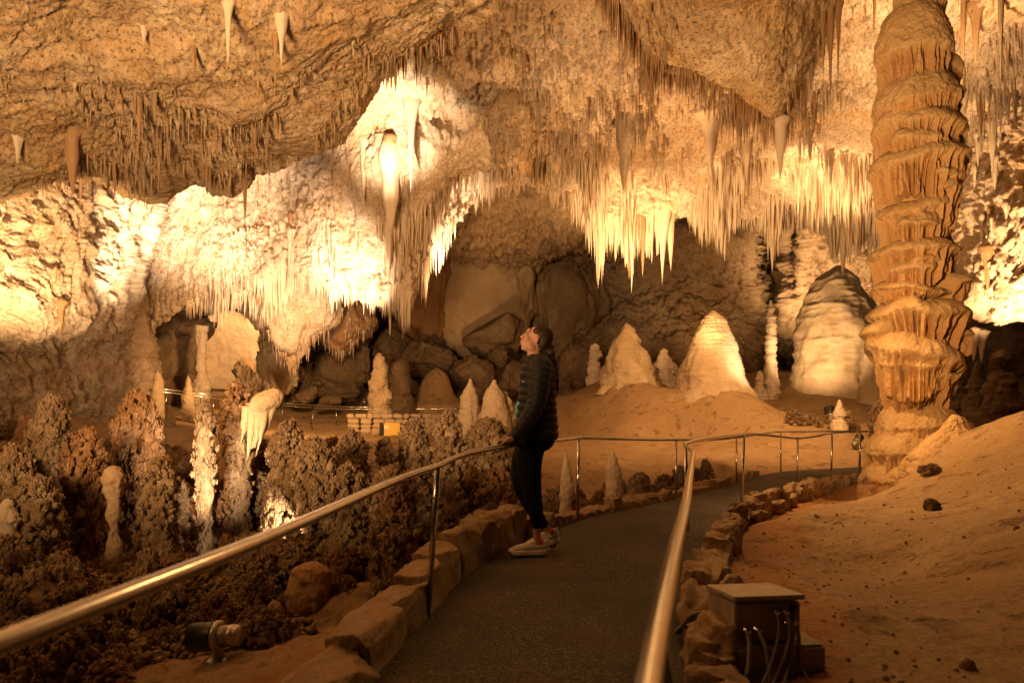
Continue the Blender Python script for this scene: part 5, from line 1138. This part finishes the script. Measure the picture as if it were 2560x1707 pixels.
# puffer jacket: torso, sleeves and collar with stitched baffles
def loft(levels, n=150, seg=56, quilt=.0, pitch=.062, cy=0.0):
    L_ = np.array([(hp(0, py)[2], (hp(xa, py)[0] + hp(xb, py)[0]) / 2, (hp(xb, py)[0] - hp(xa, py)[0]) / 2, ry) for py, xa, xb, ry in levels]); Q = catmull(L_, n)
    th = np.linspace(0, 2 * np.pi, seg, endpoint=False); c, s = np.cos(th), np.sin(th)
    ph = Q[:, 0][:, None] / pitch + .25 * np.cos(th)[None] + .05 * fbm(np.stack([c * 2, s * 2, c * 0], -1), 2)[None]
    qb = quilt * (np.abs(np.sin(np.pi * ph)) ** .6 - .5)
    rx, ry = Q[:, 2][:, None] + qb, Q[:, 3][:, None] + qb
    sc_ = lambda v: np.sign(v) * np.abs(v) ** .85
    V = np.stack([Q[:, 1][:, None] + rx * sc_(c), PD + cy + ry * sc_(s), np.repeat(Q[:, 0][:, None], seg, 1)], -1)
    V = V + .005 * fbm(V * 9, 3)[..., None]
    return V.reshape(-1, 3), [gridf(n, seg, True), np.arange(seg)[None, ::-1], (np.arange(seg) + (n - 1) * seg)[None]]
def sleeve(path, n=90, seg=28, quilt=.007, pitch=.052):
    Q = catmull(np.array(path, float), n); P = Q[:, :3]; s = np.r_[0, np.cumsum(np.linalg.norm(np.diff(P, axis=0), axis=1))]
    r = Q[:, 3] + quilt * (np.abs(np.sin(np.pi * s / pitch)) ** .6 - .5)
    return tube(P, r, seg)
tor = loft([(1100, 1296, 1386, .150), (1096, 1289, 1393, .168), (1080, 1287, 1395, .172), (1040, 1291, 1392, .165), (1000, 1296, 1390, .160), (960, 1299, 1390, .168), (925, 1302, 1387, .178), (908, 1307, 1382, .150), (899, 1312, 1373, .110), (892, 1317, 1366, .074), (887, 1322, 1362, .064)], quilt=.013)
sl1 = sleeve([(*hp(1352, 900, -.10), .06), (*hp(1352, 918, -.165), .083), (*hp(1349, 960, -.215), .079), (*hp(1340, 1012, -.245), .068), (*hp(1318, 1050, -.27), .060), (*hp(1285, 1092, -.295), .045), (*hp(1277, 1101, -.30), .040)])
sl2 = sleeve([(*hp(1352, 900, .10), .06), (*hp(1352, 918, .165), .080), (*hp(1349, 960, .20), .072), (*hp(1345, 1012, .22), .064), (*hp(1335, 1050, .20), .055), (*hp(1324, 1088, .165), .042)])
jk = body_part('jacket', merge([tor, sl1, sl2]), 'jacket')
col = loft([(905, 1307, 1372, .090), (897, 1307, 1369, .080), (889, 1312, 1368, .072)], n=24, quilt=.006, pitch=.05); body_part('collar', col, 'jacket', parent=jk)
body_part('logo', box(*(hp(1309, 954, -.135)), .022, .012, .007, .001), 'mark', parent=jk)
body_part('shirt', loft([(1046, 1290, 1330, .07), (1035, 1287.5, 1330, .075), (1015, 1289, 1330, .075), (1000, 1295, 1330, .07)], n=20), 'teal')
# leggings
def legs(a): return tube(np.array([p[:3] for p in a]), 1, 4)
def leg(path, n=60, seg=26):
    Q = catmull(np.array(path, float), n); return tube(Q[:, :3], Q[:, 3], seg)
lg = [leg([(*hp(1334, 1068, -.06), .125), (*hp(1330, 1100, -.075), .118), (*hp(1323, 1150, -.08), .103), (*hp(1327, 1200, -.075), .084), (*hp(1331, 1235, -.07), .074), (*hp(1339, 1275, -.07), .062), (*hp(1341, 1300, -.07), .048), (*hp(1340, 1319, -.07), .040)]),
      leg([(*hp(1334, 1068, .06), .125), (*hp(1330, 1100, .075), .118), (*hp(1310, 1150, .085), .100), (*hp(1304, 1198, .085), .080), (*hp(1308, 1226, .085), .068), (*hp(1329, 1266, .09), .060), (*hp(1352, 1300, .10), .047), (*hp(1363, 1316, .10), .040)]),
      balls([(hp(1348, 1098), (.125, .15, .10)), (hp(1340, 1080), (.12, .16, .09))])]
body_part('leggings', merge(lg), 'leggings', .008, sm=4)
# trainers and red socks
def shoe(px_heel, py_sole, y, pitch, yaw=0.0):
    o = W(px_heel, py_sole, PD + y); L_ = .298; n = 60
    cr, sr = math.cos(pitch), math.sin(pitch)
    def tr(V): 
        V = V.copy(); x, z = V[:, 0] + L_, V[:, 2]                      # pivot about the toe
        V[:, 0] = x * cr - z * -sr * -1 - L_ if False else x * cr - z * sr - L_; V[:, 2] = x * sr + z * cr
        return V + o
    # sole: outline extruded, rocker at toe and flared heel
    t = np.linspace(0, 1, n); hw = np.interp(t, [0, .05, .2, .45, .7, .88, .97, 1], [.012, .032, .040, .037, .049, .040, .02, .006])
    zb = .0 + .030 * sst(.78, 1.0, t) ** 1.5 + .012 * sst(.12, 0, t); zt = np.interp(t, [0, .15, .5, .8, 1], [.050, .044, .038, .036, .044])
    ring = []
    for k in range(n):
        x = .012 - t[k] * (L_ + .012)
        ring.append([(x, -hw[k] * .93, zb[k]), (x, -hw[k] * 1.04, zb[k] + .35 * (zt[k] - zb[k])), (x, -hw[k] * .97, zb[k] + .55 * (zt[k] - zb[k])), (x, -hw[k] * 1.03, zb[k] + .75 * (zt[k] - zb[k])), (x, -hw[k] * .92, zt[k]), (x, hw[k] * .92, zt[k]), (x, hw[k] * 1.03, zb[k] + .75 * (zt[k] - zb[k])), (x, hw[k] * .97, zb[k] + .55 * (zt[k] - zb[k])), (x, hw[k] * 1.04, zb[k] + .35 * (zt[k] - zb[k])), (x, hw[k] * .93, zb[k])])
    Vs = np.array(ring).reshape(-1, 3); fs = [gridf(n, 10, True), np.arange(10)[None, ::-1], (np.arange(10) + (n - 1) * 10)[None]]
    up = sweep([(-.018, 0, .070, .034), (-.05, 0, .066, .037), (-.10, 0, .064, .038), (-.15, 0, .056, .038), (-.20, 0, .046, .038), (-.24, 0, .040, .032), (-.272, 0, .036, .018)], 26)
    up += sweep([(-.004, 0, .09, .020), (.006, 0, .112, .012), (.012, 0, .124, .006)], 8)
    up += sweep([(-.02, 0, .095, .030), (-.06, 0, .098, .032), (-.10, 0, .088, .030), (-.13, 0, .078, .026)], 12)
    s1 = body_part('shoe', (tr(balls(up)[0]), balls(up)[1]), 'shoe', .005, sm=4)
    body_part('sole', (tr(Vs), fs), 'sole', parent=s1)
    lace = []
    for k in range(4):
        xk = -.09 - .022 * k; zk = .118 - .014 * k; lace.append(tube(tr(np.array([(xk, -.028, zk - .018), (xk - .006, 0, zk + .003), (xk, .028, zk - .018)])), .003, 6, 10))
    body_part('laces', merge(lace), 'sole', parent=s1)
    return tr(np.array([[-.045, 0, .105]]))[0]
a1 = shoe(1366, 1386, -.07, 0.0); a2 = shoe(1401, 1377, .10, math.radians(13))
for a, sh_ in ((a1, hp(1344, 1350, -.07)), (a2, hp(1379, 1343, .10))):
    body_part('sock', balls(sweep([(*(a + np.array([.004, 0, -.03])), .034), (*(a + np.array([.002, 0, -.004])), .0345)], 5)), 'sock', .005)
tag(wr, 'woman in black puffer jacket and leggings at the handrail, looking up', 'person')
